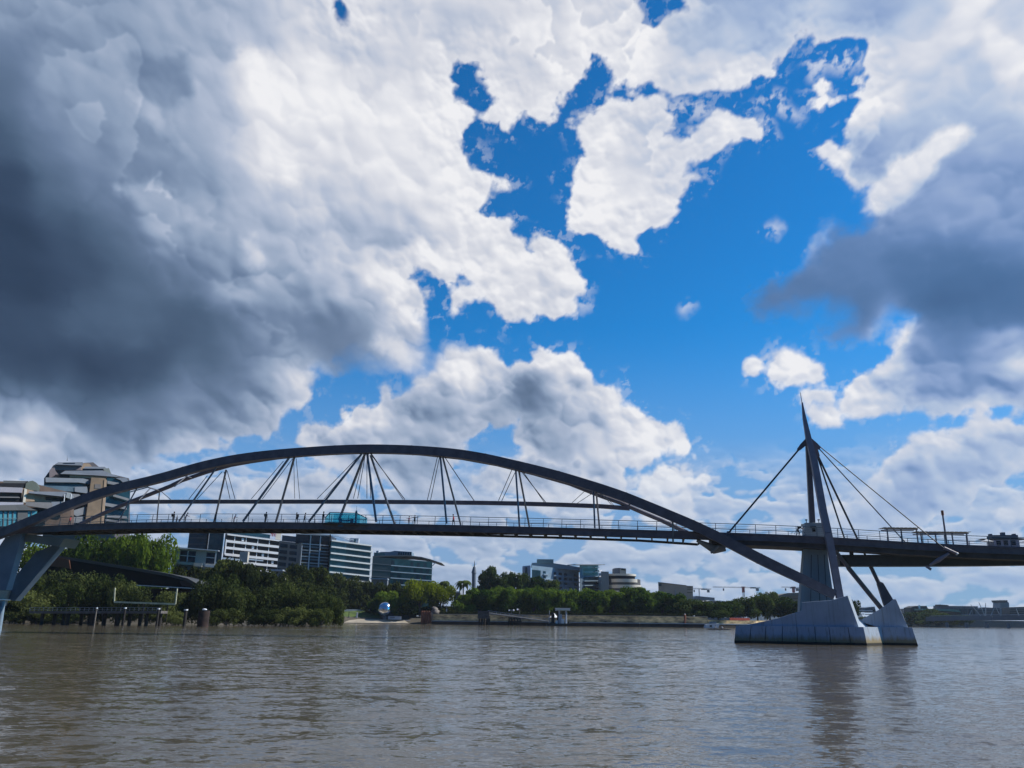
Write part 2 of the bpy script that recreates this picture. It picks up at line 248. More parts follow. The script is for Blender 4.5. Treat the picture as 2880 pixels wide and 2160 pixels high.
# ---------------------------------------------------------------- helpers
rnd = random.Random(11)
def sub(o, parent): o.parent = parent; return o
class MB:
    def __init__(s): s.v = []; s.f = []; s.mi = []; s.cur = 0; s.sm = []; s.smooth = False
    def add(s, vs, fs):
        b = len(s.v); s.v += [tuple(v) for v in vs]
        for f in fs: s.f.append(tuple(b+i for i in f)); s.mi.append(s.cur); s.sm.append(s.smooth)
    def hexa(s, a):                                   # 8 corners: bottom ring then top ring
        s.add(a, [(3, 2, 1, 0), (4, 5, 6, 7), (0, 1, 5, 4), (1, 2, 6, 5), (2, 3, 7, 6), (3, 0, 4, 7)])
    def box(s, c, d, rz=0, ux=None):
        cx, cy, cz = c; hx, hy, hz = d[0]/2, d[1]/2, d[2]/2; co, si = math.cos(rz), math.sin(rz)
        s.hexa([(cx+x*co-y*si, cy+x*si+y*co, cz+z) for z in (-hz, hz) for x, y in ((-hx, -hy), (hx, -hy), (hx, hy), (-hx, hy))])
    def beam(s, p, q, w_, h, up=(0, 0, 1), w2=None, h2=None):
        p, q = Vector(p), Vector(q); d = (q-p).normalized(); u = Vector(up)
        if abs(d.dot(u)) > .99: u = Vector((0, 1, 0))
        r = d.cross(u).normalized(); u = r.cross(d); w2 = w_ if w2 is None else w2; h2 = h if h2 is None else h2
        s.hexa([p-r*w_/2-u*h/2, p+r*w_/2-u*h/2, p+r*w_/2+u*h/2, p-r*w_/2+u*h/2, q-r*w2/2-u*h2/2, q+r*w2/2-u*h2/2, q+r*w2/2+u*h2/2, q-r*w2/2+u*h2/2])
    def tube(s, p, q, r, r2=None, n=8, cap=True):
        s.sweep([p, q], [r, r if r2 is None else r2], n, cap)
    def sweep(s, pts, rad, n=8, cap=True, flat=1.0):
        pts = [Vector(p) for p in pts]; vs = []; up = Vector((0, 0, 1))
        if not isinstance(rad, (list, tuple)): rad = [rad]*len(pts)
        d0 = (pts[-1]-pts[0]).normalized()
        if abs(d0.dot(up)) > .95: up = Vector((0, 1, 0))
        for i, p in enumerate(pts):
            d = (pts[min(i+1, len(pts)-1)]-pts[max(i-1, 0)]).normalized(); r = d.cross(up).normalized(); u = r.cross(d)
            for k in range(n):
                a = 2*math.pi*(k+.5)/n; vs.append(p+(r*math.cos(a)*flat+u*math.sin(a))*rad[i])
        fs = [(i*n+k, i*n+(k+1) % n, (i+1)*n+(k+1) % n, (i+1)*n+k) for i in range(len(pts)-1) for k in range(n)]
        sm = s.smooth; s.smooth = n > 5; s.add(vs, fs); s.smooth = sm
        if cap: s.add(vs[:n], [tuple(range(n))[::-1]]); s.add(vs[-n:], [tuple(range(n))])
    def prism(s, front, off):                         # polygon (3D points) extruded by vector off
        n = len(front); off = Vector(off); b = [Vector(p) for p in front]+[Vector(p)+off for p in front]
        s.add(b, [tuple(range(n)), tuple(range(2*n-1, n-1, -1))]+[(i, n+i, n+(i+1) % n, (i+1) % n) for i in range(n)])
    def ball(s, c, r, nu=12, nv=8, sc_=(1, 1, 1), jit=0):
        c = Vector(c); vs = []; rr = random.Random(int(c.x*7+c.y))
        for j in range(1, nv):
            t = math.pi*j/nv
            for i in range(nu):
                a = 2*math.pi*i/nu; k = r*(1+jit*(rr.random()-.5)); vs.append(c+Vector((math.sin(t)*math.cos(a)*sc_[0], math.sin(t)*math.sin(a)*sc_[1], math.cos(t)*sc_[2]))*k)
        top, bot = len(vs), len(vs)+1; vs += [c+Vector((0, 0, r*sc_[2])), c-Vector((0, 0, r*sc_[2]))]
        fs = [(j*nu+i, (j+1)*nu+i, (j+1)*nu+(i+1) % nu, j*nu+(i+1) % nu) for j in range(nv-2) for i in range(nu)]
        fs += [(top, i, (i+1) % nu) for i in range(nu)]+[(bot, (nv-2)*nu+(i+1) % nu, (nv-2)*nu+i) for i in range(nu)]
        sm = s.smooth; s.smooth = True; s.add(vs, fs); s.smooth = sm
    def build(s, name, mats, parent=None, origin=None, label=None, bevel=0):
        if not isinstance(mats, (list, tuple)): mats = [mats]
        o = Vector(origin) if origin is not None else (parent_world(parent) if parent else Vector((0, 0, 0)))
        me = bpy.data.meshes.new(name); me.from_pydata([tuple(Vector(v)-o) for v in s.v], [], s.f); me.update()
        me.polygons.foreach_set('material_index', s.mi); me.polygons.foreach_set('use_smooth', s.sm)
        for m_ in mats: me.materials.append(m_)
        bm = bmesh.new(); bm.from_mesh(me); bmesh.ops.recalc_face_normals(bm, faces=bm.faces); bm.to_mesh(me); bm.free()
        ob = bpy.data.objects.new(name, me); COL.objects.link(ob)
        if parent: ob.parent = parent; ob.location = o-parent_world(parent)
        else: ob.location = o
        if label: ob['label'] = label
        if bevel:
            b = ob.modifiers.new('bevel', 'BEVEL'); b.width = bevel; b.segments = 1; b.limit_method = 'ANGLE'
        return ob
def parent_world(p):
    o = Vector((0, 0, 0))
    while p: o += p.location; p = p.parent
    return o
def tag(o, label, cat, group=None, kind=None):
    if label: o['label'] = label
    if cat: o['category'] = cat
    if group: o['group'] = group
    if kind: o['kind'] = kind
    return o
def thing(name, loc, label, cat, group=None):
    o = bpy.data.objects.new(name, None); COL.objects.link(o); o.location = loc; o.empty_display_size = .5
    return tag(o, label, cat, group)
def dup(o, loc=None, rz=None, scale=None, label=None, group=None, parent=None):
    c = o.copy(); COL.objects.link(c)
    if parent is not None: c.parent = parent
    if loc is not None: c.location = loc
    if rz is not None: c.rotation_euler = (0, 0, rz)
    if scale is not None: c.scale = scale if isinstance(scale, (tuple, list, Vector)) else (scale,)*3
    if label: c['label'] = label
    if group: c['group'] = group
    for ch in list(KIDS.get(o.name, ())): dup(ch, parent=c)
    return c
KIDS = {}
def note(o, *ch): KIDS[o.name] = list(ch); return o
# materials
def tintglass(name, c):
    m_ = bpy.data.materials.new(name); m_.use_nodes = True; n = m_.node_tree.nodes; l = m_.node_tree.links; n.clear(); t = n.new('ShaderNodeBsdfTransparent'); t.inputs[0].default_value = (*c, 1); g = n.new('ShaderNodeBsdfGlossy'); g.inputs[0].default_value = (.8, .9, .95, 1); g.inputs[1].default_value = .08; x = n.new('ShaderNodeMixShader'); x.inputs[0].default_value = .10; o = n.new('ShaderNodeOutputMaterial'); l.new(t.outputs[0], x.inputs[1]); l.new(g.outputs[0], x.inputs[2]); l.new(x.outputs[0], o.inputs[0]); return m_
def mat(name, c, rough=.6, metal=0, var=.12, scale=3.0, bump=0, spec=.5, dark=None, alpha=None, tint=None, stretch=None, coat=0):
    m_ = bpy.data.materials.new(name); m_.use_nodes = True; nt = m_.node_tree; n = nt.nodes; l = nt.links; p = n['Principled BSDF']
    p.inputs['Roughness'].default_value = rough; p.inputs['Metallic'].default_value = metal; p.inputs['Specular IOR Level'].default_value = spec
    if alpha is not None: p.inputs['Alpha'].default_value = alpha
    tc = n.new('ShaderNodeTexCoord'); mp = n.new('ShaderNodeMapping'); l.new(tc.outputs['Object'], mp.inputs[0])
    if stretch: mp.inputs['Scale'].default_value = stretch
    t = n.new('ShaderNodeTexNoise'); t.inputs['Scale'].default_value = scale; t.inputs['Detail'].default_value = 6; t.inputs['Roughness'].default_value = .6; l.new(mp.outputs[0], t.inputs['Vector'])
    r = n.new('ShaderNodeValToRGB'); l.new(t.outputs['Fac'], r.inputs[0]); d = dark or tuple(x*(1-var*1.6) for x in c)
    r.color_ramp.elements[0].position = .32; r.color_ramp.elements[0].color = (*d, 1); r.color_ramp.elements[1].position = .68; r.color_ramp.elements[1].color = (*(tint or tuple(min(1, x*(1+var)) for x in c)), 1)
    l.new(r.outputs[0], p.inputs['Base Color'])
    if bump:
        b = n.new('ShaderNodeBump'); b.inputs['Strength'].default_value = bump; b.inputs['Distance'].default_value = .05; l.new(t.outputs['Fac'], b.inputs['Height']); l.new(b.outputs[0], p.inputs['Normal'])
    return m_
def leafmat(name, a, b, trans=.35):
    m_ = bpy.data.materials.new(name); m_.use_nodes = True; nt = m_.node_tree; n = nt.nodes; l = nt.links; n.clear()
    oi = n.new('ShaderNodeObjectInfo'); tc = n.new('ShaderNodeTexCoord'); t = n.new('ShaderNodeTexNoise'); t.inputs['Scale'].default_value = .55; t.inputs['Detail'].default_value = 5
    l.new(tc.outputs['Object'], t.inputs['Vector'])
    m1 = n.new('ShaderNodeMath'); m1.operation = 'MULTIPLY_ADD'; l.new(oi.outputs['Random'], m1.inputs[0]); m1.inputs[1].default_value = .55; l.new(t.outputs['Fac'], m1.inputs[2])
    r = n.new('ShaderNodeValToRGB'); l.new(m1.outputs[0], r.inputs[0]); r.color_ramp.elements[0].position = .48; r.color_ramp.elements[0].color = (*a, 1); r.color_ramp.elements[1].position = 1.0; r.color_ramp.elements[1].color = (*b, 1)
    d = n.new('ShaderNodeBsdfDiffuse'); tr = n.new('ShaderNodeBsdfTranslucent'); mx = n.new('ShaderNodeMixShader'); mx.inputs[0].default_value = trans; o = n.new('ShaderNodeOutputMaterial')
    l.new(r.outputs[0], d.inputs[0]); l.new(r.outputs[0], tr.inputs[0]); l.new(d.outputs[0], mx.inputs[1]); l.new(tr.outputs[0], mx.inputs[2]); l.new(mx.outputs[0], o.inputs[0])
    return m_
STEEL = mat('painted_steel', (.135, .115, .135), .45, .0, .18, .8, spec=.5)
STEEL_MAST = mat('mast_steel', (.27, .23, .27), .5, 0, .14, .7)
STEEL_L = mat('hanger_steel', (.20, .20, .22), .35, .3, .15, 1.5)
CABLE = mat('cable', (.035, .04, .055), .5)
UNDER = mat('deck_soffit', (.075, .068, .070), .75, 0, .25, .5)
BRACKET = mat('whitened_bracket', (.9, .9, .9), .5, .2)  # near white stands in for sun catching the small deck fittings
RAILM = mat('railing_steel', (.10, .14, .18), .4, .4)
CONC = mat('concrete', (.40, .47, .56), .85, 0, .10, .35, .25)
CONC_D = mat('weathered_concrete', (.30, .30, .31), .85, 0, .22, .4, .3)
PAVE = mat('deck_paving', (.28, .27, .26), .9)
TEAL = tintglass('tinted_teal_glass', (.50, .84, .88))
GLASS = mat('window_glass', (.015, .022, .038), .25, 0, .35, .25, spec=.3)
GLASS_T = mat('teal_window_glass', (.014, .050, .065), .22, 0, .4, .2, spec=.35)
GLASS_B = mat('blue_window_glass', (.015, .040, .065), .22, 0, .35, .2, spec=.35)
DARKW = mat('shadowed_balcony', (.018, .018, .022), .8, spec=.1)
WHITE = mat('white_render', (.70, .72, .75), .75, 0, .06, .3)
CREAM = mat('cream_render', (.58, .54, .46), .8, 0, .08, .3)
TAN = mat('tan_brick', (.34, .24, .16), .85, 0, .12, .4)
TANG = mat('grey_tan_cladding', (.27, .26, .24), .8, 0, .1, .3)
GREY = mat('grey_render', (.22, .24, .27), .8, 0, .1, .3)
BLUEW = mat('blue_grey_panels', (.16, .23, .30), .6, 0, .15, .3)
ROOFG = mat('pale_blue_roofing', (.34, .43, .52), .45, .1, .1, .3)
ROOFD = mat('dark_roofing', (.05, .055, .06), .6)
BLACK = mat('black_cladding', (.008, .008, .01), .9, spec=.1)
BROWN = mat('brown_roof_edge', (.085, .072, .060), .8)
RUST = mat('rusty_steel', (.34, .13, .07), .9, 0, .35, .8, .4, stretch=(2, 2, .3))
STONE = mat('sandstone', (.85, .52, .25), .9, 0, .35, .25, .6, dark=(.10, .07, .05), stretch=(1, 1, 3))
SAND = mat('sand', (.42, .36, .27), .95, 0, .12, .3)
WOODP = mat('dark_pile_timber', (.035, .028, .024), .9, 0, .3, 1)
MUD = mat('river_mud', (.10, .085, .065), .8, 0, .3, .3)
ROCK = mat('bank_rock', (.24, .21, .18), .9, 0, .4, .7, .6, dark=(.07, .06, .05))
REDP = mat('orange_red_barrier', (.62, .10, .05), .6)
BARK = mat('bark', (.09, .07, .055), .95, 0, .3, 2, .6)
BARKL = mat('pale_bark', (.22, .19, .16), .95, 0, .3, 2, .5)
WHITEP = mat('white_paint', (.88, .89, .90), .5, 0, .04, 1)
YELP = mat('pale_yellow_paint', (.62, .60, .42), .7, 0, .2, 1)
BLUES = mat('blue_sign', (.05, .16, .36), .4)
REDS = mat('red_sign', (.45, .06, .06), .5)
# ---------------------------------------------------------------- water: one sheet to the horizon, real wavelets near the viewer, finer ripples as bump
def build_water():
    rows = [3.0]
    while rows[-1] < 9000: rows.append(rows[-1]*1.0085+.02 if rows[-1] < 260 else rows[-1]*1.06)
    rows = [-6000, -800, -100, -20, -4]+rows
    y = np.array(rows); nx = 520
    t = np.linspace(-1, 1, nx); half = np.maximum(np.abs(y)*.95+30, 14)
    X = t[None, :]*half[:, None]; Yg = np.repeat(y[:, None], nx, 1)
    X[0] *= 4; X[1] *= 10; X[-20:] *= 1.6
    g = lambda a, b, s, k=1: perlin((X*a+Yg*.12*a).ravel(), (Yg*b).ravel(), s).reshape(X.shape)*k
    Z = g(.16, .42, 3, .022)+g(.45, .95, 4, .018)+g(1.0, 2.1, 5, .022)+g(2.2, 4.2, 6, .013)+.018*np.abs(g(.32, .7, 9))
    fall = np.clip(1-(Yg-60)/200, 0, 1)*np.clip((Yg-1)/3, 0, 1); Z = Z*fall
    H, W = X.shape; co = np.stack([X, Yg, Z], -1).reshape(-1, 3).astype(np.float32)
    idx = np.arange(H*W, dtype=np.int32).reshape(H, W); fa = np.stack([idx[:-1, :-1], idx[:-1, 1:], idx[1:, 1:], idx[1:, :-1]], -1).reshape(-1, 4); nf = len(fa)
    me = bpy.data.meshes.new('river_water'); me.vertices.add(len(co)); me.vertices.foreach_set('co', co.ravel())
    me.loops.add(nf*4); me.loops.foreach_set('vertex_index', fa.ravel()); me.polygons.add(nf)
    me.polygons.foreach_set('loop_start', np.arange(0, nf*4, 4, dtype=np.int32)); me.polygons.foreach_set('loop_total', np.full(nf, 4, np.int32)); me.polygons.foreach_set('use_smooth', np.ones(nf, bool))
    me.update(calc_edges=True)
    m_ = bpy.data.materials.new('muddy_river_water'); m_.use_nodes = True; nt = m_.node_tree; n = nt.nodes; l = nt.links; p = n['Principled BSDF']
    p.inputs['Roughness'].default_value = .09; p.inputs['IOR'].default_value = 1.33; p.inputs['Specular IOR Level'].default_value = .5
    tc = n.new('ShaderNodeTexCoord')
    def noise(s, det, vec=(1, 1, 1), rough=.6):
        mp = n.new('ShaderNodeMapping'); mp.inputs['Scale'].default_value = vec; l.new(tc.outputs['Object'], mp.inputs[0])
        t = n.new('ShaderNodeTexNoise'); t.inputs['Scale'].default_value = s; t.inputs['Detail'].default_value = det; t.inputs['Roughness'].default_value = rough; l.new(mp.outputs[0], t.inputs['Vector']); return t.outputs['Fac']
    r = n.new('ShaderNodeValToRGB'); l.new(noise(.02, 4, (1, 2.5, 1)), r.inputs[0]); r.color_ramp.elements[0].position = .35; r.color_ramp.elements[0].color = (*WATER_A, 1); r.color_ramp.elements[1].position = .65; r.color_ramp.elements[1].color = (*WATER_B, 1)
    l.new(r.outputs[0], p.inputs['Base Color'])
    def vn(sc_, det, vec, seed):
        mp = n.new('ShaderNodeMapping'); mp.inputs['Scale'].default_value = vec; mp.inputs['Location'].default_value = (seed, seed*.7, 0); mp.inputs['Rotation'].default_value = (0, 0, .12*seed % .5); l.new(tc.outputs['Object'], mp.inputs[0])
        t = n.new('ShaderNodeTexNoise'); t.inputs['Scale'].default_value = sc_; t.inputs['Detail'].default_value = det; t.inputs['Roughness'].default_value = .62; l.new(mp.outputs[0], t.inputs['Vector'])
        s_ = n.new('ShaderNodeVectorMath'); s_.operation = 'SUBTRACT'; l.new(t.outputs['Color'], s_.inputs[0]); s_.inputs[1].default_value = (.5, .5, .5); return s_.outputs[0]
    def V2(op, a, b):
        q = n.new('ShaderNodeVectorMath'); q.operation = op; l.new(a, q.inputs[0])
        if isinstance(b, tuple): q.inputs[1].default_value = b
        elif b is not None: l.new(b, q.inputs[1])
        return q.outputs[0]
    wind = n.new('ShaderNodeMapRange'); l.new(noise(.022, 4, (.6, 1.8, 1)), wind.inputs[0]); wind.inputs[1].default_value = .35; wind.inputs[2].default_value = .65; wind.inputs[3].default_value = .65; wind.inputs[4].default_value = 1.3
    a_ = V2('ADD', V2('MULTIPLY', vn(.42, 3, (.75, 1.35, 1), 1.3), (.13, .17, 0)), V2('ADD', V2('MULTIPLY', vn(1.7, 3, (.7, 1.2, 1), 2.9), (.26, .34, 0)), V2('MULTIPLY', vn(6.0, 3, (.8, 1.2, 1), 4.1), (.30, .38, 0))))
    sc2 = n.new('ShaderNodeVectorMath'); sc2.operation = 'SCALE'; l.new(a_, sc2.inputs[0]); l.new(wind.outputs[0], sc2.inputs['Scale'])
    g_ = n.new('ShaderNodeNewGeometry'); nn = V2('NORMALIZE', V2('ADD', g_.outputs['Normal'], sc2.outputs[0]), None); l.new(nn, p.inputs['Normal'])
    me.materials.append(m_); o = bpy.data.objects.new('river_water', me); COL.objects.link(o); o['kind'] = 'structure'; o['label'] = 'brown grey river water with small wind ripples'
WATER_A, WATER_B = (.104, .087, .058), (.128, .108, .076)
# ---------------------------------------------------------------- the footbridge
BP0, BP1 = Vector((-80, 124, 0)), Vector((41, 104, 0)); BD = (BP1-BP0).normalized(); BN = Vector((-BD.y, BD.x, 0))
def bp(px, py, off=0.0):                       # photograph pixel onto the upright plane `off` metres behind the near deck edge
    d = ray(px, py); t = ((BP0-O).dot(BN)+off)/d.dot(BN); return O+d*t
def bs(p): return (Vector(p)-BP0).dot(BD)
def bat(s, off, z): p = BP0+BD*s+BN*off; return Vector((p.x, p.y, z))
_dk = [(5, 1490), (180, 1475), (480, 1468), (900, 1470), (1320, 1478), (1780, 1490), (2290, 1507), (2590, 1529), (2880, 1540)]
_dks = [bs(bp(*q)) for q in _dk]; _dkz = [bp(*q).z for q in _dk]
def dz(s):
    if s < _dks[0]: return _dkz[0]
    if s > _dks[-1]: return _dkz[-1]-(s-_dks[-1])*.03
    return float(np.interp(s, _dks, _dkz))
_zs = [sum(dz(s+k) for k in range(-8, 9))/17 for s in range(-20, 220)]
def dzs(s): return float(np.interp(s, list(range(-20, 220)), _zs))
DW = 6.4
ANG = math.atan2(BD.y, BD.x)
def place(o, p, parent, first=False):
    if not first: o = o.copy(); COL.objects.link(o)
    o.parent = parent; o.location = Vector(p)-parent_world(parent); return o
def build_bridge():
    br = thing('footbridge', bat(60, 3.2, 0), 'long steel footbridge with one shallow arch over the river', 'bridge')
    S0, S1 = -12.0, 175.0; st = [S0+i*1.5 for i in range(int((S1-S0)/1.5)+1)]
    def strip(m, o0, o1, t0, t1, a=S0, b=S1):       # swept rectangle: offsets o0..o1, depths t0..t1 under the walking level
        ss = [x for x in st if a <= x <= b]; vs = []
        for x in ss:
            z = dzs(x); k0 = t0(x) if callable(t0) else t0; k1 = t1(x) if callable(t1) else t1
            vs += [bat(x, o0, z-k1), bat(x, o1, z-k1), bat(x, o1, z-k0), bat(x, o0, z-k0)]
        fs = [(4*i+j, 4*i+(j+1) % 4, 4*i+4+(j+1) % 4, 4*i+4+j) for i in range(len(ss)-1) for j in range(4)]
        m.add(vs, fs+[(0, 1, 2, 3), (4*len(ss)-1, 4*len(ss)-2, 4*len(ss)-3, 4*len(ss)-4)])
    sp = bs(bp(2040, 1515)); sq = bs(bp(2350, 1520))
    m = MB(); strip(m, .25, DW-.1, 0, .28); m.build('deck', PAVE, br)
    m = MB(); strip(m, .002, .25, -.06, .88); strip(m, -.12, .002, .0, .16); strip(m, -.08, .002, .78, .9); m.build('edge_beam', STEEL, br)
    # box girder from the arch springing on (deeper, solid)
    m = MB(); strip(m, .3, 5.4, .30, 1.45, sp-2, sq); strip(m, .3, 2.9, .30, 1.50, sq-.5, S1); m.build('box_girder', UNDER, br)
    # lower chord on the far side with posts and cross frames
    cz = lambda px, py: bp(px, py, 5.6)
    ch = [cz(x, y) for x, y in ((150, 1503), (480, 1496), (900, 1498), (1320, 1505.5), (1560, 1512), (1800, 1520.5), (2000, 1534))]
    cs = [bs(c) for c in ch]; zc = [c.z for c in ch]
    pts = [bat(x, 5.6, float(np.interp(x, cs, zc))) for x in np.arange(cs[0], cs[-1]+.1, 2)]
    m = MB()
    for a, b in zip(pts, pts[1:]): m.beam(a, b+(b-a).normalized()*.03, .45, .30)
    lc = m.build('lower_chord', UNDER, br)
    sa_, sb_ = bs(bp(1230, 1476)), bs(bp(1620, 1485))
    m = MB(); strip(m, DW-.1, DW+.1, -.06, lambda x: .34+max(0, min(1, (sb_-x)/(sb_-sa_)))*max(0, dzs(x)-float(np.interp(x, cs, zc))-.5)); m.build('far_edge_beam', UNDER, br)
    m = MB(); x = cs[0]+.5; k = 0; bk = MB(); bk.box((0, 0, 0), (.28, .10, .26), ANG); bk = bk.build('bracket', BRACKET, br); lt = MB(); lt.box((0, 0, 0), (.75, .25, .06), ANG); lt = lt.build('soffit_light', BRACKET, br); f1_ = f2_ = True
    while x < sp:
        z = dzs(x); zz = float(np.interp(x, cs, zc))
        m.beam(bat(x, .5, z-.55), bat(x, 5.5, z-.42), .16, .42); m.beam(bat(x, .6, z-.72), bat(x, 5.6, zz), .14, .16)
        m.beam(bat(x, 5.6, z-.3), bat(x, 5.6, zz), .18, .16)
        place(bk, bat(x+.02, 5.30, zz+.02), lc, k == 0)
        if k % 2 == 0: place(lt, bat(x+.5, .9, z-.93), lc, k == 0)
        x += 2.12; k += 1
    for o_ in (2.1, 4.0): strip(m, o_, o_+.25, .3, .62, cs[0], sp)
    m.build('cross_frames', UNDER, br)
    m = MB()
    for s0 in np.arange(cs[0]-1, sp-3, 4.24):
        m.beam(bat(s0, 1.0, dzs(s0)-.66), bat(s0+2.1, 5.2, dzs(s0)-.5), .1, .12); m.beam(bat(s0+4.2, 1.0, dzs(s0)-.66), bat(s0+2.1, 5.2, dzs(s0)-.5), .1, .12)
    m.build('bracing', UNDER, br)
    # lower girder right of the mast pier
    lg = [bp(x, y, 4.5) for x, y in ((2356, 1577.5), (2500, 1577.5), (2640, 1577), (2760, 1576), (2880, 1574), (3000, 1573))]; m = MB()
    for a, b in zip(lg, lg[1:]): m.beam(a, b+(b-a)*.002, 2.4, 1.42)
    for a in lg[1:-1]: m.beam(a+BN*-1.21, a+BN*-1.21+BD*.12, .06, 1.5)
    m.build('lower_girder', mat('girder_grey', (.085, .085, .090), .7, 0, .2, .3), br)
    m = MB(); p = bp(2395, 1560, 4.5); m.beam(p+Vector((0, 0, .8)), p-Vector((0, 0, .4)), .4, .4); m.build('bearing', UNDER, br)
    # railings
    def railing(off, name):
        g = MB(); s = S0
        for h, r in ((1.22, .045), (.92, .016), (.70, .016), (.48, .016), (.24, .016)):
            g.sweep([bat(x, off, dzs(x)+h) for x in st[::2]], r, 5)
        g = g.build(name, RAILM, br)
        p = MB(); s = S0+.7; n_ = 0
        if off > 1:
            while s < S1: p.beam(bat(s, off, dzs(s)-.05), bat(s+.05, off-.02, dzs(s)+1.24), .07, .05); s += 2.55
            q = p.build('far_railing_posts', RAILM, br); q['kind'] = 'stuff'
        else:
            p.beam((0, 0, -.05), (.05*BD.x, .05*BD.y, 1.24), .07, .05); q = p.build('railing_post', RAILM, br, origin=(0, 0, 0))
            while s < 160: place(q, bat(s, off, dzs(s)), g, n_ == 0); s += 2.55; n_ += 1
    railing(.12, 'near_railing'); railing(DW-.12, 'far_railing')
    # main arch rib (thick) and slim second rib behind
    A = [(-60, 1524), (0, 1504), (70, 1474), (140, 1443), (210, 1415), (280, 1386.5), (350, 1369), (420, 1354), (480, 1338), (510, 1328), (580, 1308), (650, 1293), (720, 1284), (790, 1276), (860, 1271.5), (950, 1265), (1020, 1263), (1090, 1263.5), (1160, 1266), (1230, 1270.5), (1299, 1277.5), (1360, 1287), (1445, 1307.5), (1508, 1322.5), (1571, 1337.5), (1633, 1357.5), (1696, 1376.5), (1759, 1397), (1823, 1425), (1885, 1450), (1948, 1476), (2011, 1506), (2073, 1538.5), (2136, 1572.5), (2199, 1602.5), (2240, 1621), (2347, 1673)]
    def offm(px):                                 # plan offset of the main rib: outside the deck at the ends, centred at the crown
        t = min(1, abs(px-1020)/(1000 if px > 1020 else 900)); return 3.0-4.0*t**1.5
    pts = [bp(x, y, offm(x)) for x, y in A]
    P = [pts[0]]                                  # smooth the traced line a little
    for i in range(1, len(pts)-1): P.append((pts[i-1]+pts[i]*2+pts[i+1])/4)
    P.append(pts[-1]); Q = []
    for i in range(len(P)-1):
        p0, p1, p2, p3 = P[max(i-1, 0)], P[i], P[i+1], P[min(i+2, len(P)-1)]
        for k in range(3):
            t = k/3; Q.append(.5*((2*p1)+(p2-p0)*t+(2*p0-5*p1+4*p2-p3)*t*t+(3*p1-p0-3*p2+p3)*t**3))
    Q.append(P[-1]); n = len(Q)
    m = MB(); m.sweep(Q, [.90 if i < n*.93 else .90-.14*(i-n*.93)/(n*.07) for i in range(n)], 4, True, .80); ar = m.build('arch_rib', STEEL, br)
    for i in range(9, n-6, 9):
        q = MB(); dd_ = (Q[i+1]-Q[i]).normalized(); q.sweep([Q[i]-dd_*.09, Q[i]+dd_*.09], .935, 4, True, .80); q = q.build('splice_collar', STEEL, br); q.parent = ar
    A2 = [(225, 1474), (241, 1467), (297, 1441), (367, 1411), (420, 1391), (480, 1367), (510, 1352), (580, 1328), (650, 1308), (706, 1298), (780, 1287), (900, 1275), (1020, 1270), (1160, 1273), (1300, 1288), (1400, 1306), (1500, 1331), (1602, 1360), (1665, 1385), (1696, 1397), (1743, 1413), (1800, 1438), (1860, 1463), (1900, 1482), (1935, 1499), (1955, 1509)]
    m = MB(); m.sweep([bp(x, y, 3.4+3.0*min(1, abs(x-1020)/800)**1.3) for x, y in A2], .32, 10); m.build('second_rib', STEEL, br)
    for a, b, c, d in ((1602, 1352, 1570, 1343), (1700, 1380, 1690, 1392), (1780, 1408, 1770, 1420), (541, 1345, 520, 1338), (448, 1380, 415, 1370), (364, 1384, 413, 1371), (423, 1373, 390, 1408), (570, 1322, 547, 1316), (522, 1342, 491, 1368)):
        m = MB(); m.tube(bp(a, b, 3.4+3.0*min(1, abs(a-1020)/800)**1.3), bp(c, d, offm(c)), .10, n=6); m.build('rib_link', STEEL_L, br)
    # tie beam behind the hangers
    T = [(363, 1412), (480, 1411), (700, 1411), (920, 1411), (1140, 1412), (1360, 1414.5), (1445, 1416), (1571, 1419.5), (1690, 1424), (1771, 1430)]
    m = MB(); tp = [bp(x, y, 6.0) for x, y in T]
    for a, b in zip(tp, tp[1:]): m.beam(a, b+(b-a)*.002, .5, .58)
    m.build('tie_beam', STEEL, br)
    HT = [(1023, 1269, 868, 1468, 0, .17), (1027, 1275, 953, 1463, 2, .20), (1032, 1270, 1058, 1467, 0, .17), (1042, 1280, 1110, 1473, 2, .17),
          (1238, 1280, 1256, 1472, 0, .15), (1245, 1285, 1296, 1476, 2, .15), (1450, 1315, 1461, 1480, 0, .14), (1459, 1322, 1489, 1482, 2, .14), (1669, 1380, 1673, 1485, 0, .13), (1677, 1385, 1686, 1486, 2, .13), (1892, 1458, 1893, 1527, 0, .12),
          (608, 1316, 503, 1467, 0, .14), (636, 1322, 603, 1467, 2, .15), (818, 1281, 683, 1467, 0, .18), (828, 1286, 776, 1468, 2, .17), (388, 1368, 332, 1468, 0, .10), (449, 1378, 441, 1468, 2, .10),
          (1041, 1275, 1139, 1405, 1, .06), (1044, 1275, 1134, 1405, 1, .05), (1032, 1275, 1032, 1402, 1, .05), (1026, 1275, 994, 1402, 1, .05), (1028, 1275, 1006, 1402, 1, .05), (1036, 1275, 1043, 1402, 1, .05), (1020, 1272, 892, 1403, 1, .05), (1018, 1276, 911, 1404, 1, .05),
          (1231, 1282, 1202, 1406, 1, .05), (1236, 1286, 1211, 1406, 1, .05), (1251, 1286, 1334, 1409, 1, .06), (1441, 1318, 1402, 1408, 1, .05), (1448, 1330, 1411, 1409, 1, .05), (1466, 1325, 1535, 1413, 1, .06), (1470, 1325, 1531, 1413, 1, .05),
          (1648, 1378, 1609, 1414, 1, .04), (1668, 1386, 1624, 1415, 1, .04), (1693, 1390, 1720, 1420, 1, .04), (1702, 1395, 1725, 1420, 1, .04),
          (583, 1338, 531, 1404, 1, .05), (625, 1327, 554, 1404, 1, .05), (639, 1325, 661, 1403, 1, .05), (630, 1327, 647, 1403, 1, .05), (797, 1297, 707, 1403, 1, .05), (823, 1290, 738, 1403, 1, .05), (826, 1290, 829, 1402, 1, .04), (833, 1289, 843, 1403, 1, .04), (451, 1380, 480, 1405, 1, .05)]
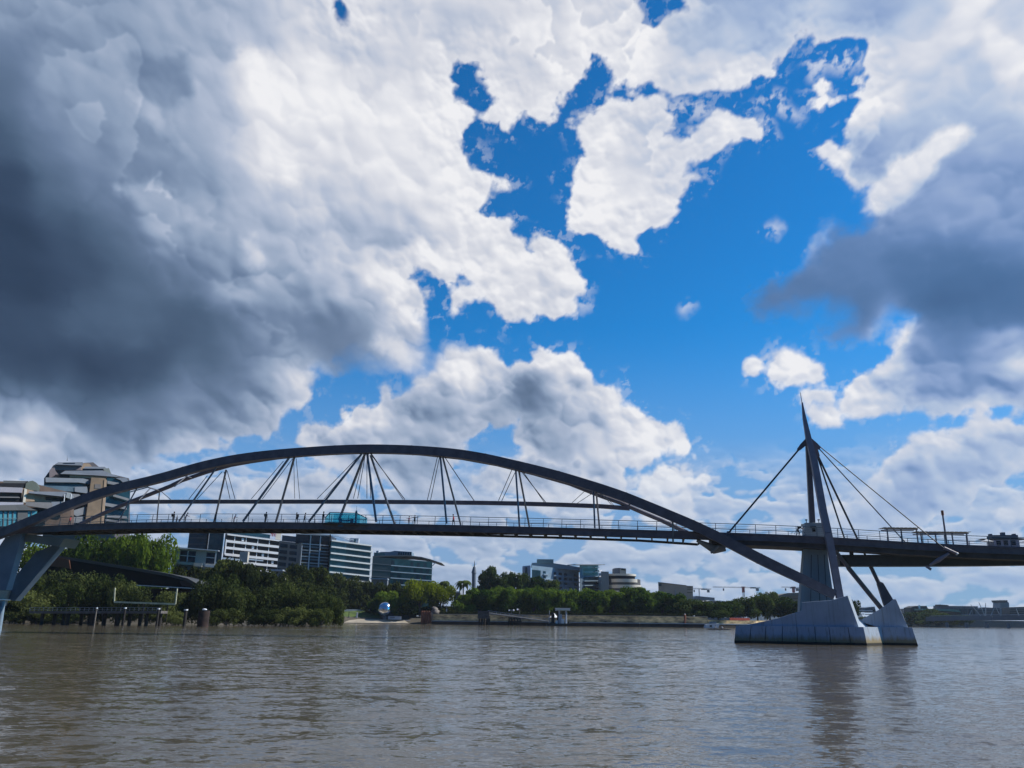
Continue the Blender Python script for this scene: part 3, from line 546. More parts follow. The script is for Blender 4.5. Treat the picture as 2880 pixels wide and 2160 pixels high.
    for a, b, c, d, kd, r in HT:
        m = MB(); bo = (.15, 6.0, 5.9)[kd]
        m.tube(bp(a, b, offm(a)), bp(c, d, bo), r, n=8); m.build('hanger' if kd != 1 else 'hanger_rod', STEEL_L if kd != 1 else CABLE, br)
    # node at the arch springing
    m = MB(); m.sweep([bp(1960, 1520, .8), bp(2010, 1545, 1.2), bp(2040, 1540, 1.0)], [.2, .65, .5], 8); m.beam(bp(2022, 1536, -.2), bp(2000, 1555, .6), .22, .22); m.build('springing_node', CONC_D, br)
    m = MB(); m.sweep([bp(2669, 1556, -.4), bp(2640, 1575, -.2), bp(2615, 1590, .2)], [.16, .3, .14], 8); m.beam(bp(2605, 1593, .3), bp(2619, 1602, .3), .14, .3); m.build('stay_bracket', STEEL_MAST, br)
    m = MB(); m.box(bp(958, 1477, -.16), (.72, .06, .42), math.atan2(BD.y, BD.x)); m.box(bp(956, 1477, -.20), (.40, .03, .14), math.atan2(BD.y, BD.x)); m.build('sign_plate', BLUES, br)
    return br
def build_mast():
    t = thing('cable_mast', bp(2362, 1680, -1.0), 'tall leaning steel mast with needle tip above the pier', 'mast')
    F = [(2256, 1132, 3.0, .08), (2262, 1175, 2.8, .22), (2274, 1235, 2.3, .36), (2290, 1300, 1.6, .42), (2315, 1440, .0, .44), (2328.5, 1500, -.6, .44), (2345.5, 1590, -.9, .42), (2362, 1682, -1.0, .42)]
    m = MB(); ps = [bp(x, y, o_) for x, y, o_, r in F]
    for i in range(len(F)-1):
        m.beam(ps[i], ps[i+1]+(ps[i+1]-ps[i]).normalized()*.01, F[i][3]*2, F[i][3]*1.8, BN, F[i+1][3]*2, F[i+1][3]*1.8)
    m.build('front_leg', STEEL_MAST, t)
    m = MB(); m.beam(bp(2272, 1250, 2.9), bp(2285, 1484, 3.4), .62, .6, BN, .72, .7); m.build('rear_leg', STEEL, t)
    m = MB(); m.tube(bp(2251, 1104, 3), bp(2256, 1136, 3), .035, .05, 6); m.build('antenna', CABLE, t)
    def lug(pts, name, w_=.3):
        q = MB(); q.prism([bp(x, y, 2.5) for x, y in pts], BN*w_); q.build(name, STEEL, t)
    lug(((2266, 1233), (2274, 1240), (2270, 1250), (2252, 1265), (2244, 1268), (2242, 1262), (2252, 1248)), 'cable_lug')
    lug(((2282, 1232), (2296, 1244), (2309, 1257), (2305, 1264), (2300, 1262), (2306, 1282), (2302, 1290), (2297, 1288), (2286, 1250)), 'cable_lug')
    for a, b, c, d, o1, r in ((2247, 1264, 2042, 1507, .0, .12), (2300, 1286, 2376, 1517, 5.8, .11), (2302, 1285, 2440, 1575, 5.4, .14), (2304, 1262, 2545, 1524, 5.6, .075), (2307, 1257, 2672, 1556, -.5, .07)):
        m = MB(); m.tube(bp(a, b, 2.6), bp(c, d, o1), r, n=8); m.build('stay_cable', CABLE, t)
    m = MB(); m.tube(bp(2050, 1497, .0), bp(2036, 1512, .0), .24, n=8); m.build('cable_socket', STEEL, t)
    m = MB(); m.tube(bp(2655, 1541, -.45), bp(2694, 1558, -.55), .20, .16, n=8); m.build('cable_socket', STEEL_MAST, t)
    m = MB(); m.tube(bp(2690, 1556.5, -.6), bp(2694, 1559, -.62), .17, n=8); m.build('socket_cap', WHITEP, t)
    # lower run of the heavy stay into the far pedestal, and the raking strut
    m = MB(); m.tube(bp(2440, 1575, 5.4), bp(2473, 1643, 5.8), .26, n=8); m.build('stay_sleeve', STEEL, t)
    m = MB(); m.prism([bp(x, y, 5.6) for x, y in ((2468, 1641), (2474, 1635), (2484, 1639), (2512, 1686), (2508, 1706), (2488, 1704))], BN*.6); m.build('anchor_fin', STEEL, t)
    m = MB(); m.tube(bp(2343, 1540, .8), bp(2386, 1597, 3.2), .26, n=8); m.tube(bp(2386, 1597, 3.2), bp(2484, 1718, 6.2), .32, n=8); m.build('raking_strut', STEEL, t)
    return t
def build_pier():
    o0 = Vector((40, 101, 0))
    t = thing('bridge_pier', o0, 'pale concrete pier standing in the river under the steel mast', 'pier')
    # plinth: near wing, lit end, far wing (battered faces)
    bot = [Vector(p) for p in ((27.6, 103.2), (at(2441, 1816, 96.6).x, 96.6), (at(2490, 1816, 99.6).x, 99.6), (at(2586, 1813, 98.6).x, 98.6), (49.2, 106.5), (42, 111), (30.5, 109.5))]
    c = Vector((40, 103.5)); top = []
    n = len(bot)
    for i in range(n):
        e0 = (bot[i]-bot[i-1]).normalized(); e1 = (bot[(i+1) % n]-bot[i]).normalized(); n0 = Vector((-e0.y, e0.x)); n1 = Vector((-e1.y, e1.x)); b_ = (n0+n1).normalized(); top.append(bot[i]+b_*.42/max(.45, b_.dot(n0)))
    PT = 2.05; m = MB()
    vs = [(p.x, p.y, -.8) for p in bot]+[(p.x, p.y, PT) for p in top]
    m.add(vs, [tuple(range(n, 2*n))]+[(i, (i+1) % n, n+(i+1) % n, n+i) for i in range(n)])
    m.build('plinth', PIERM, t)
    m = MB()                                       # shadow-gap joints between the cast panels
    for k in range(1, 8):
        a = bot[0].lerp(bot[1], k/8+.012*math.sin(k*3)); b = top[0].lerp(top[1], k/8+.012*math.sin(k*3)); nn = Vector((-(bot[1]-bot[0]).y, (bot[1]-bot[0]).x)).normalized()*-.012
        m.beam((a.x+nn.x, a.y+nn.y, -.3), (b.x+nn.x, b.y+nn.y, PT-.03), .045, .03)
    m.build('panel_joints', BLACK, t)
    fd = (top[1]-top[0]).normalized(); fn = Vector((-fd.y, fd.x))        # fn points away from the viewer
    F0 = Vector((top[0].x, top[0].y, 0)); fnv = Vector((fn.x, fn.y, 0))
    def fp(px, py, off):
        d = ray(px, py); q = ((F0-O).dot(fnv)+off)/d.dot(fnv); return O+d*q
    m = MB()                                       # near pedestal
    fr = [fp(x, y, .35) for x, y in ((2088, 1767), (2180, 1741), (2255, 1717), (2255, 1694), (2338, 1688), (2384, 1675), (2416, 1768))]
    for p in fr:
        if p.z < PT+.3: p.z = min(p.z, PT-.05)
    fr[0].z = PT-.05; fr[-1].z = PT-.05
    m.prism(fr, fnv*2.6+Vector((fd.x, fd.y, 0))*.15); m.build('pedestal', PEDM, t, bevel=.03)
    m = MB()                                       # low ramp between the two pedestals
    a, b = fr[-1], fp(2416, 1768, 4.4); top_b = Vector((45.3, 102.6, PT-.02)); top_c = Vector((47.5, 106.0, PT-.02))
    m.add([Vector((a.x+.5, a.y+.9, 1.9)), Vector((top_b.x, top_b.y-.6, 1.9)), Vector((47.5, 106, 1.9)), Vector((a.x, a.y+4, 1.9)), Vector((a.x+.3, a.y+2.2, 3.1)), Vector((46.6, 104.6, 2.2)), Vector((47.5, 106, 2.3)), Vector((a.x-.2, a.y+4, 3.2))],
          [(3, 2, 1, 0), (4, 5, 6, 7), (0, 1, 5, 4), (1, 2, 6, 5), (2, 3, 7, 6), (3, 0, 4, 7)]); m.build('ramp', PEDM, t)
    G0 = Vector((top[2].x, top[2].y, 0)); gd = (top[3]-top[2]).normalized(); gn = Vector((-gd.y, gd.x, 0))
    def gp(px, py, off):
        d = ray(px, py); q = ((G0-O).dot(gn)+off)/d.dot(gn); return O+d*q
    fr = [gp(x, y, .5) for x, y in ((2415, 1747), (2475, 1713), (2508, 1690), (2512, 1685), (2520, 1685), (2555, 1768), (2470, 1768))]; fr[-1].z = PT-.05; fr[-2].z = PT-.05
    m = MB(); m.prism(fr, gn*3.0+Vector((.4, 0, 0))); m.build('pedestal', PEDM, t, bevel=.03)
    # tapered column through the deck, with a crosshead block above it
    m = MB(); fr = [bp(x, y, 2.3) for x, y in ((2264, 1470), (2311, 1470), (2328, 1560), (2346, 1690), (2346, 1720), (2250, 1720), (2251, 1690), (2262, 1556))]
    m.prism(fr, BN*1.9); m.build('column', CONC_D2, t, bevel=.03)
    m = MB()
    for a, b in ((2282, 2280), (2300, 2306), (2318, 2326)): m.beam(bp(a, 1560, 2.285), bp(b, 1700, 2.285), .06, .03)
    m.build('column_grooves', UNDER, t)
    m = MB(); m.box(bp(2289, 1491, 2.27), (.42, .08, .42), math.atan2(BD.y, BD.x)); m.box(bp(2287, 1482, 2.22), (.75, .14, .16), math.atan2(BD.y, BD.x)); m.build('bearing_pocket', BLACK, t)
    m = MB()
    for x in (2268, 2303): p = bp(x, 1469, 3.0); m.tube(p-Vector((0, 0, .1)), p+Vector((0, 0, .25)), .05, n=6); m.box(p+Vector((0, 0, .32)), (.26, .2, .14))
    m.build('beacon_lights', CABLE, t)
    return t
def stain_mat(name, base, low, zc, dark_z):
    m_ = mat(name, base, .85, 0, .09, .35, .2); nt = m_.node_tree; n = nt.nodes; l = nt.links; p = n['Principled BSDF']; src = p.inputs['Base Color'].links[0].from_socket
    g = n.new('ShaderNodeNewGeometry'); s = n.new('ShaderNodeSeparateXYZ'); l.new(g.outputs['Position'], s.inputs[0])
    mp = n.new('ShaderNodeMapping'); mp.inputs['Scale'].default_value = (2.2, 2.2, .25); l.new(g.outputs['Position'], mp.inputs[0]); t = n.new('ShaderNodeTexNoise'); t.inputs['Scale'].default_value = 1.2; t.inputs['Detail'].default_value = 5; l.new(mp.outputs[0], t.inputs['Vector'])
    a = n.new('ShaderNodeMath'); a.operation = 'MULTIPLY_ADD'; l.new(t.outputs['Fac'], a.inputs[0]); a.inputs[1].default_value = .9; l.new(s.outputs['Z'], a.inputs[2])
    r = n.new('ShaderNodeMapRange'); l.new(a.outputs[0], r.inputs[0]); r.inputs[1].default_value = zc+.45+.35; r.inputs[2].default_value = zc+.45-.25; r.inputs[3].default_value = 0; r.inputs[4].default_value = 1
    x = n.new('ShaderNodeMix'); x.data_type = 'RGBA'; l.new(r.outputs[0], x.inputs[0]); l.new(src, x.inputs[6]); x.inputs[7].default_value = (*low, 1)
    mq = n.new('ShaderNodeMapping'); mq.inputs['Scale'].default_value = (3.2, 3.2, .12); l.new(g.outputs['Position'], mq.inputs[0]); tq = n.new('ShaderNodeTexNoise'); tq.inputs['Scale'].default_value = 1.6; tq.inputs['Detail'].default_value = 4; l.new(mq.outputs[0], tq.inputs['Vector'])
    rq = n.new('ShaderNodeMapRange'); l.new(tq.outputs['Fac'], rq.inputs[0]); rq.inputs[1].default_value = .54; rq.inputs[2].default_value = .72; rq.inputs[3].default_value = 0; rq.inputs[4].default_value = .5
    xq = n.new('ShaderNodeMix'); xq.data_type = 'RGBA'; l.new(rq.outputs[0], xq.inputs[0]); l.new(x.outputs[2], xq.inputs[6]); xq.inputs[7].default_value = (.13, .115, .09, 1); x = xq
    r2 = n.new('ShaderNodeMapRange'); l.new(s.outputs['Z'], r2.inputs[0]); r2.inputs[1].default_value = dark_z+.08; r2.inputs[2].default_value = dark_z-.05; r2.inputs[3].default_value = 0; r2.inputs[4].default_value = 1
    y = n.new('ShaderNodeMix'); y.data_type = 'RGBA'; l.new(r2.outputs[0], y.inputs[0]); l.new(x.outputs[2], y.inputs[6]); y.inputs[7].default_value = (.03, .028, .022, 1); l.new(y.outputs[2], p.inputs['Base Color'])
    return m_
PIERM = stain_mat('tide_stained_concrete', (.42, .485, .57), (.34, .27, .15), .75, .26)
PEDM = stain_mat('streaked_concrete', (.42, .485, .57), (.42, .485, .57), -5, -5)
CONC_D2 = mat('column_concrete', (.31, .35, .38), .85, 0, .14, .4, .3, stretch=(1, 1, .15))
def build_left_pylon():
    OFF = 2.0
    t = thing('v_leg_pylon', bp(20, 1740, 3), 'concrete pylon with splayed legs under the left end of the footbridge', 'pylon')
    q = lambda L, off: [bp(x, y, off) for x, y in L]
    m = MB(); m.prism(q(((14, 1512), (62, 1496), (52, 1540), (17, 1660), (-26, 1660), (-18, 1560)), .2), BN*1.2); LG = mat('leg_concrete', (.17, .22, .29), .85, 0, .12, .4, .2); m.build('leg', LG, t, bevel=.04)
    m = MB(); m.prism(q(((100, 1553), (155, 1530), (181, 1514), (172, 1536), (42, 1690), (25, 1688), (22, 1645)), 4.6), BN*1.2); m.build('leg', LG, t, bevel=.04)
    m = MB(); m.prism(q(((56, 1500), (182, 1514), (166, 1538), (64, 1522)), 1.0), BN*3.6); m.build('crosshead', mat('dim_concrete', (.20, .21, .20), .85, 0, .1, .4), t, bevel=.04)
    c = bp(-20, 1680, 3.5); m = MB(); m.sweep([c+Vector((0, 0, -1.2)), c+Vector((0, 0, 1.0))], [2.0, 2.35], 24); m.build('pile_cap', CONC_D, t)
    m = MB(); R_ = 2.42
    m.sweep([c+Vector((math.cos(a)*R_, math.sin(a)*R_, -.35)) for a in [2*math.pi*k/32 for k in range(33)]], .09, 6); m.build('rubbing_rail', WHITEP, t)
    for dx, mt in ((2.15, mat('pale_pile', (.22, .30, .38), .7)), (1.2, RUST), (-.2, CONC_D)):
        m = MB(); b = Vector((c.x+dx, c.y+(-.6 if dx > 2 else .9), 0)); m.tube((b.x, b.y, -1), (b.x-.1, b.y, c.z-.6), .46, .36, n=12); m.build('pile', mt, t)
    return t
# ---------------------------------------------------------------- vegetation
L_FIG = leafmat('fig_leaf', (.028, .055, .008), (.125, .185, .018), .4)
L_PARK = leafmat('park_leaf', (.035, .075, .010), (.15, .22, .025), .4)
L_DARK = leafmat('dark_leaf', (.024, .032, .010), (.070, .085, .022), .25)
L_MANG = leafmat('mangrove_leaf', (.040, .058, .014), (.130, .150, .045), .35)
L_POIN = leafmat('yellow_green_leaf', (.075, .110, .008), (.21, .25, .015), .45)
L_OLIVE = leafmat('olive_leaf', (.028, .050, .012), (.10, .13, .032), .3)
def crown(m, R_, Hh, zc, n, leaf, seed, flat=.55, lobes=14, droop=0.0, gap=.0):
    """leaf cards spread through overlapping lobes; unit: metres, centred on the trunk"""
    r = np.random.RandomState(seed); L = []
    for k in range(lobes):
        a = r.rand()*6.283; d = R_*(.15+.72*r.rand()**.7); z = zc+Hh*(r.rand()-.42)*(1-.35*(d/R_)**2); L.append((d*math.cos(a), d*math.sin(a), z, R_*(.26+.2*r.rand())))
    L.append((0, 0, zc+Hh*.15, R_*.5)); L = np.array(L)
    w_ = L[:, 3]**2; idx = r.choice(len(L), n, p=w_/w_.sum()); c = L[idx]
    d = r.normal(size=(n, 3)); d /= np.linalg.norm(d, axis=1)[:, None]
    rad = c[:, 3]*(.55+.5*r.rand(n)**.6)*(1+.18*np.sin(d[:, 0]*9+c[:, 0])*np.sin(d[:, 1]*8+c[:, 1])); p = c[:, :3]+d*rad[:, None]*np.array([1, 1, flat+.2])
    if droop: p[:, 2] -= droop*np.maximum(0, np.hypot(p[:, 0], p[:, 1])/R_-.55)*Hh
    u = r.normal(size=(n, 3)); u -= (u*d).sum(1)[:, None]*d*.6; u /= np.linalg.norm(u, axis=1)[:, None]; v = np.cross(u, d+r.normal(size=(n, 3))*.5); v /= np.linalg.norm(v, axis=1)[:, None]+1e-6
    s = leaf*(.6+.8*r.rand(n))[:, None]; v = v*(.45+.35*r.rand(n))[:, None]
    q = np.stack([p-u*s, p+v*s, p+u*s*(.8+.4*r.rand(n))[:, None], p-v*s], 1)
    b = len(m.v); m.v += [tuple(x) for x in q.reshape(-1, 3).tolist()]; m.f += [(b+4*i, b+4*i+1, b+4*i+2, b+4*i+3) for i in range(n)]; m.mi += [0]*n; m.sm += [False]*n
    return L
def tree_proto(name, leaf_m, R_, H_, base, n, leaf, seed, bark=None, lobes=14, flat=.55, trunk=.3, droop=0, label='', cat='tree'):
    o = thing(name, (0, 0, -500), label, cat)
    Hh = H_-base; m = MB(); L = crown(m, R_, Hh*.62, base+Hh*.52, n, leaf, seed, flat, lobes, droop)
    V_ = np.array(m.v); z9 = np.percentile(V_[:, 2], 99.6); z1 = np.percentile(V_[:, 2], 1.5); r9 = np.percentile(np.hypot(V_[:, 0], V_[:, 1]), 96)
    V_[:, :2] *= R_/r9; V_[:, 2] = base+(V_[:, 2]-z1)*(H_-base)/(z9-z1); m.v = [tuple(q) for q in V_.tolist()]
    L[:, :2] *= R_/r9; L[:, 2] = base+(L[:, 2]-z1)*(H_-base)/(z9-z1)
    cr = m.build('crown', leaf_m, None); cr.parent = o; cr.location = (0, 0, 0)
    r = random.Random(seed); t = MB(); top = Vector((r.uniform(-.3, .3), r.uniform(-.3, .3), base+Hh*.45))
    t.sweep([(0, 0, -.6), (r.uniform(-.1, .1), 0, base*.5), top], [trunk*1.25, trunk, trunk*.45], 7)
    for k in range(7):
        lx = L[(k*3) % len(L)]; z0 = base*(.55+.4*r.random()); t.sweep([(0, 0, z0), (lx[0]*.45, lx[1]*.45, (z0+lx[2])/2+.3), (lx[0]*.9, lx[1]*.9, lx[2])], [trunk*.5, trunk*.3, trunk*.1], 5)
    tr = t.build('trunk', bark or BARK, None); tr.parent = o; tr.location = (0, 0, 0)
    return note(o, cr, tr)
def palm_proto(seed=3):
    o = thing('palm_tree', (0, 0, -500), '', 'palm tree'); r = random.Random(seed); m = MB()
    for k in range(34):
        a = k*2.4; up = r.uniform(-.35, 1.0); L_ = r.uniform(3.2, 4.0); c, s = math.cos(a), math.sin(a); prev = None
        for j in range(7):
            t = j/6; rr = L_*t*(1-.12*t); z = 9.6+up*2.0*t-2.6*t*t; w_ = .62*math.sin(math.pi*min(1, .12+t*.88))+.05
            pr = [Vector((c*rr-s*w_, s*rr+c*w_, z-.25*w_)), Vector((c*rr, s*rr, z)), Vector((c*rr+s*w_, s*rr-c*w_, z-.25*w_))]
            if prev: m.add(prev+pr, [(0, 1, 4, 3), (1, 2, 5, 4)])
            prev = pr
    cr = m.build('crown', L_OLIVE, None); cr.parent = o
    t = MB(); t.sweep([(0, 0, -.5), (.15, 0, 5), (0, 0, 9.7)], [.28, .2, .17], 8); tr = t.build('trunk', BARKL, None); tr.parent = o
    return note(o, cr, tr)
ORD = ['first', 'second', 'third', 'fourth', 'fifth', 'sixth', 'seventh', 'eighth', 'ninth', 'tenth', 'eleventh', 'twelfth', 'thirteenth', 'fourteenth', 'fifteenth', 'sixteenth', 'seventeenth', 'eighteenth', 'nineteenth', 'twentieth', 'twenty first', 'twenty second', 'twenty third', 'twenty fourth']
USED = set()
def plant(proto, px, ytop, wpx, Y, gz, ref, label, group, name=None):
    """put a tree at pixel column px on the ground height gz at distance Y, its top at ytop, its crown wpx wide"""
    R0, H0 = ref; b = at(px, 1735, Y); h = at(px, ytop, Y).z-gz; d = b.y/math.cos(PITCH)*0+Y
    wm = wpx/FPX*Y*1.0/max(.9, math.cos(PITCH)); sx = wm/2/R0; sz = h/H0
    loc = (b.x, Y, gz)
    rz = rnd.random()*6.28; sc_ = (sx*rnd.uniform(.95, 1.05), sx*rnd.uniform(.9, 1.05), sz)
    if proto.name not in USED:
        USED.add(proto.name); proto.location = loc; proto.rotation_euler = (0, 0, rz); proto.scale = sc_; proto['label'] = label; proto['group'] = group; return proto
    c = dup(proto, loc, rz, sc_, label, group); return c
def build_trees():
    fig = [tree_proto('park_tree', L_PARK, 5.2, 11.5, 1.3, 6500, .36, 20+i, lobes=20) for i in range(4)]; FR = (5.2, 11.5)
    dk = [tree_proto('dark_tree', L_DARK, 6.5, 15, 2.5, 5000, .42, 40+i, lobes=20) for i in range(3)]; DR = (6.5, 15)
    ol = [tree_proto('olive_tree', L_OLIVE, 6, 10, 1.4, 4600, .36, 60+i, lobes=18) for i in range(3)]; OR = (6, 10)
    L_MAN2 = leafmat('dark_mangrove_leaf', (.022, .032, .010), (.075, .092, .028), .25)
    mg = [tree_proto('mangrove_tree', (L_MANG, L_MAN2, L_MANG)[i], 5.0, 9, .8, 6500, .24, 80+i, lobes=20, flat=.7, bark=BARKL, trunk=.16) for i in range(3)]; MR = (5.0, 9)
    # park avenue behind the river wall, from the rusty wall to the pier
    xs = [(1203, 1664, 62, 1), (1238, 1668, 58, 1)]
    x = 1312; row = []
    tops = {1312: 1668, 1344: 1662, 1376: 1659}
    seq = [(1312, 1670, 66), (1350, 1659, 74), (1392, 1661, 70), (1430, 1657, 66), (1466, 1656, 70), (1500, 1657, 66), (1538, 1661, 68), (1575, 1664, 62), (1608, 1660, 66), (1643, 1662, 70), (1680, 1665, 62), (1716, 1668, 66), (1752, 1663, 68), (1785, 1652, 74), (1822, 1664, 70), (1862, 1668, 66), (1898, 1672, 60)]
    for i, (px, yt, w_) in enumerate(seq):
        plant(fig[i % 4], px, yt, w_*1.12, 384+rnd.uniform(-3, 6), 4.6, FR, '%s round green tree right of the palm in the avenue behind the sandstone wall' % ORD[i], 'avenue trees behind the sandstone wall')
    seq = [(1330, 1655, 60), (1412, 1650, 66), (1485, 1650, 60), (1556, 1655, 64), (1628, 1655, 64), (1700, 1660, 64), (1768, 1655, 64), (1842, 1662, 64)]
    for i, (px, yt, w_) in enumerate(seq):
        plant(fig[(i+2) % 4], px, yt+2, w_*1.2, 402+rnd.uniform(-3, 6), 4.6, FR, '%s tree of the rear row behind the riverside avenue, counted from the palm' % ORD[i], 'rear row of avenue trees')
    seq = [(1940, 1686, 74, 372), (1985, 1692, 76, 368), (2020, 1698, 70, 362), (2052, 1690, 72, 372), (2090, 1682, 78, 384), (2130, 1676, 74, 392), (2165, 1666, 72, 400), (2205, 1680, 74, 396), (2245, 1690, 70, 390), (2400, 1688, 40, 420), (2025, 1716, 52, 356)]
    for i, (px, yt, w_, Y) in enumerate(seq):
        plant(ol[i % 3], px, yt, w_*1.1, Y, 3.6, OR, '%s dark olive tree between the grey theatre block and the bridge pier' % ORD[i] if i < 9 else ('olive tree seen through the gap between the two pier pedestals' if i == 9 else 'low round olive bush in front of the orange barrier trees'), 'olive trees left of the pier')
    # garden right and left of the mirror ball
    po = tree_proto('poinciana_tree', L_POIN, 7.2, 13, 3.2, 7000, .33, 101, lobes=22, flat=.4, trunk=.35); PR = (7.2, 13)
    plant(po, 1180, 1632, 96, 392, 4.2, PR, 'wide yellow green tree left of the palms behind the rusty wall', 'yellow green trees by the rusty wall')
    plant(po, 1238, 1643, 84, 398, 4.2, PR, 'yellow green tree nearest the palms, with a dark trunk', 'yellow green trees by the rusty wall')
    plant(dk[0], 1095, 1638, 52, 412, 4, DR, 'dark tree below the curved roof teal building', 'dark trees behind the garden')
    plant(dk[1], 1122, 1642, 56, 415, 4, DR, 'dark tree directly left of the wide yellow green tree', 'dark trees behind the garden')
    plant(dk[2], 1145, 1650, 50, 404, 4, DR, 'dark tree behind the left side of the yellow green crown', 'dark trees behind the garden')
    plant(fig[1], 1088, 1664, 70, 396, 3.4, FR, 'bushy bright green tree just right of the mirror ball', 'bushy trees by the mirror ball')
    plant(fig[2], 1060, 1682, 46, 399, 3.2, FR, 'small bright green bush touching the top of the mirror ball', 'bushy trees by the mirror ball')
    plant(fig[3], 1128, 1672, 54, 392, 3.4, FR, 'bushy green tree between the mirror ball and the rusty wall', 'bushy trees by the mirror ball')
    plant(ol[1], 1152, 1690, 60, 390, 3.2, OR, 'low dark bush in front of the yellow green tree trunk', 'bushy trees by the mirror ball')
    # dark trees from the pavilion to the ball
    seq = [(520, 1588, 96, 300), (575, 1600, 90, 296), (610, 1578, 110, 292), (665, 1576, 110, 290), (716, 1592, 90, 288), (820, 1600, 96, 330), (868, 1592, 104, 336), (915, 1604, 96, 405), (960, 1616, 90, 412), (1008, 1632, 84, 415), (1045, 1640, 66, 418), (760, 1612, 92, 300), (940, 1655, 80, 405), (880, 1640, 90, 315)]
    for i, (px, yt, w_, Y) in enumerate(seq):
        plant(dk[i % 3], px, yt, w_*1.1, Y, 3.4, DR, '%s tall dark tree below the white and glass office blocks, counted from the pavilion' % ORD[i] if i < 11 else ('dark tree filling the gap below the tan office block', 'dark tree behind the lawn left of the mirror ball', 'dark tree behind the pale mangrove by the lawn')[i-11], 'dark trees under the office blocks')
    # mangroves on the near left bank
    seq = [(70, 1618, 130, 232), (135, 1604, 120, 236), (105, 1660, 130, 226), (185, 1640, 110, 230), (232, 1612, 110, 240), (290, 1618, 104, 236), (345, 1638, 92, 232), (395, 1656, 84, 230), (455, 1664, 88, 232), (30, 1640, 110, 240), (560, 1640, 92, 236), (612, 1618, 112, 240), (660, 1650, 86, 232), (745, 1652, 106, 238), (790, 1640, 100, 240), (700, 1674, 66, 232), (838, 1668, 70, 236), (880, 1664, 92, 238), (920, 1674, 78, 236), (945, 1700, 46, 240), (505, 1668, 80, 236)]
    for i, (px, yt, w_, Y) in enumerate(seq):
        g = .25
        plant(mg[i % 3], px, yt, w_*1.08, Y, g, MR, 'olive green mangrove, %s' % ('behind the pylon leg', 'above the left end of the jetty', 'low beside the pylon foot', 'behind the leftmost jetty piles', 'left of the white frame', 'behind the white frame, left side', 'behind the middle of the white frame', 'behind the white frame, right side', 'at the right post of the white frame', 'at the left picture edge', 'in front of the dark roof end', 'tall, between the dark roof and the white office block', 'right of the tall one in front of the dark trees', 'below the tan office block', 'rounded, highest below the tan block', 'low between two taller ones below the white block', 'left neighbour of the palest one', 'palest, left of the lawn', 'right of the palest one', 'small, last before the sandy beach', 'by the big rusty mooring cylinder')[i], 'mangroves on the left bank')
    for i, (px, yt, w_) in enumerate(((60, 1716, 90), (170, 1716, 110), (490, 1718, 66), (640, 1712, 80), (745, 1712, 80), (830, 1708, 84), (905, 1712, 70))):
        plant(mg[i % 3], px, yt, w_*1.1, 226, .0, MR, '%s low mangrove skirt along the muddy waterline from the left edge' % ORD[i], 'low mangroves at the waterline')
    big = [tree_proto('fig_tree', L_FIG, 10, 17, 4, 15000, .42, 120+i, lobes=34, trunk=.6) for i in range(2)]; BR = (10, 17)
    for i, (px, yt, w_, Y, lb) in enumerate(((245, 1512, 150, 290, 'bright green fig tree under the bridge deck, nearest the pylon leg'), (318, 1504, 140, 292, 'bright green fig tree under the bridge deck, middle of three'), (398, 1508, 118, 290, 'bright green fig tree left of the white pavilion'), (120, 1530, 150, 296, 'green fig tree seen between the two pylon legs'))):
        plant(big[i % 2], px, yt, w_*1.1, Y, 4.0, BR, lb, 'big fig trees on the left bank')
    # tall eucalypts and the palms
    eu = [tree_proto('eucalypt_tree', L_OLIVE, 6, 20, 7, 4200, .45, 140+i, lobes=12, flat=.6, trunk=.3, bark=BARKL) for i in range(2)]; ER = (6, 20)
    for i, (px, yt, w_, lb) in enumerate(((1366, 1597, 66, 'tall airy tree right of the grey mast'), (1442, 1612, 52, 'airy dark tree left of the blue apartment block'), (1415, 1628, 52, 'lower airy tree left of the blue apartments'), (1478, 1614, 44, 'airy tree against the left corner of the blue apartments'), (1520, 1622, 56, 'airy brown green tree in front of the blue apartments'), (1560, 1632, 44, 'last airy tree in front of the blue apartments'), (1392, 1628, 40, 'low airy tree at the foot of the tall one'))):
        plant(eu[i % 2], px, yt, w_*1.15, 430, 4.6, ER, lb, 'airy trees behind the avenue')
    pm = palm_proto(); p2 = (4.0, 11.0)
    plant(pm, 1301, 1622, 60, 404, 4.6, p2, 'palm tree left of the grey mast', 'palms behind the river wall')
    plant(pm, 1246, 1624, 44, 412, 4.6, p2, 'palm tree top above the yellow green tree', 'palms behind the river wall')
    sh = [tree_proto('shrub', L_DARK, 5, 5, .1, 2200, .36, 160+i, lobes=14, flat=.7, trunk=.1, cat='shrub') for i in range(2)]; SR = (5, 5)
    for i in range(24):
        px = 950+i*41; Y = 408 if px > 1290 else (402 if i > 2 else 420)
        plant(sh[i % 2], px, 1705 if px < 1700 else 1709, 92, Y, 3.8, SR, '%s dark shrub of the understorey behind the shore park, from the lawn' % ORD[i], 'dark understorey shrubs')
    # far right bank
    seq = [(2580, 1722, 60, 660), (2618, 1714, 50, 680), (2660, 1724, 70, 660), (2700, 1730, 60, 670), (2440, 1735, 50, 640), (2600, 1745, 40, 640)]
    for i, (px, yt, w_, Y) in enumerate(seq):
        plant(ol[i % 3], px, yt, w_*1.1, Y, 1.5, OR, '%s small dark tree on the far right bank from the pier' % ORD[i], 'trees on the far right bank')
    for p in fig+dk+ol+mg+big+eu+sh+[po, pm]:
        if p.name not in USED: bpy.data.objects.remove(p)
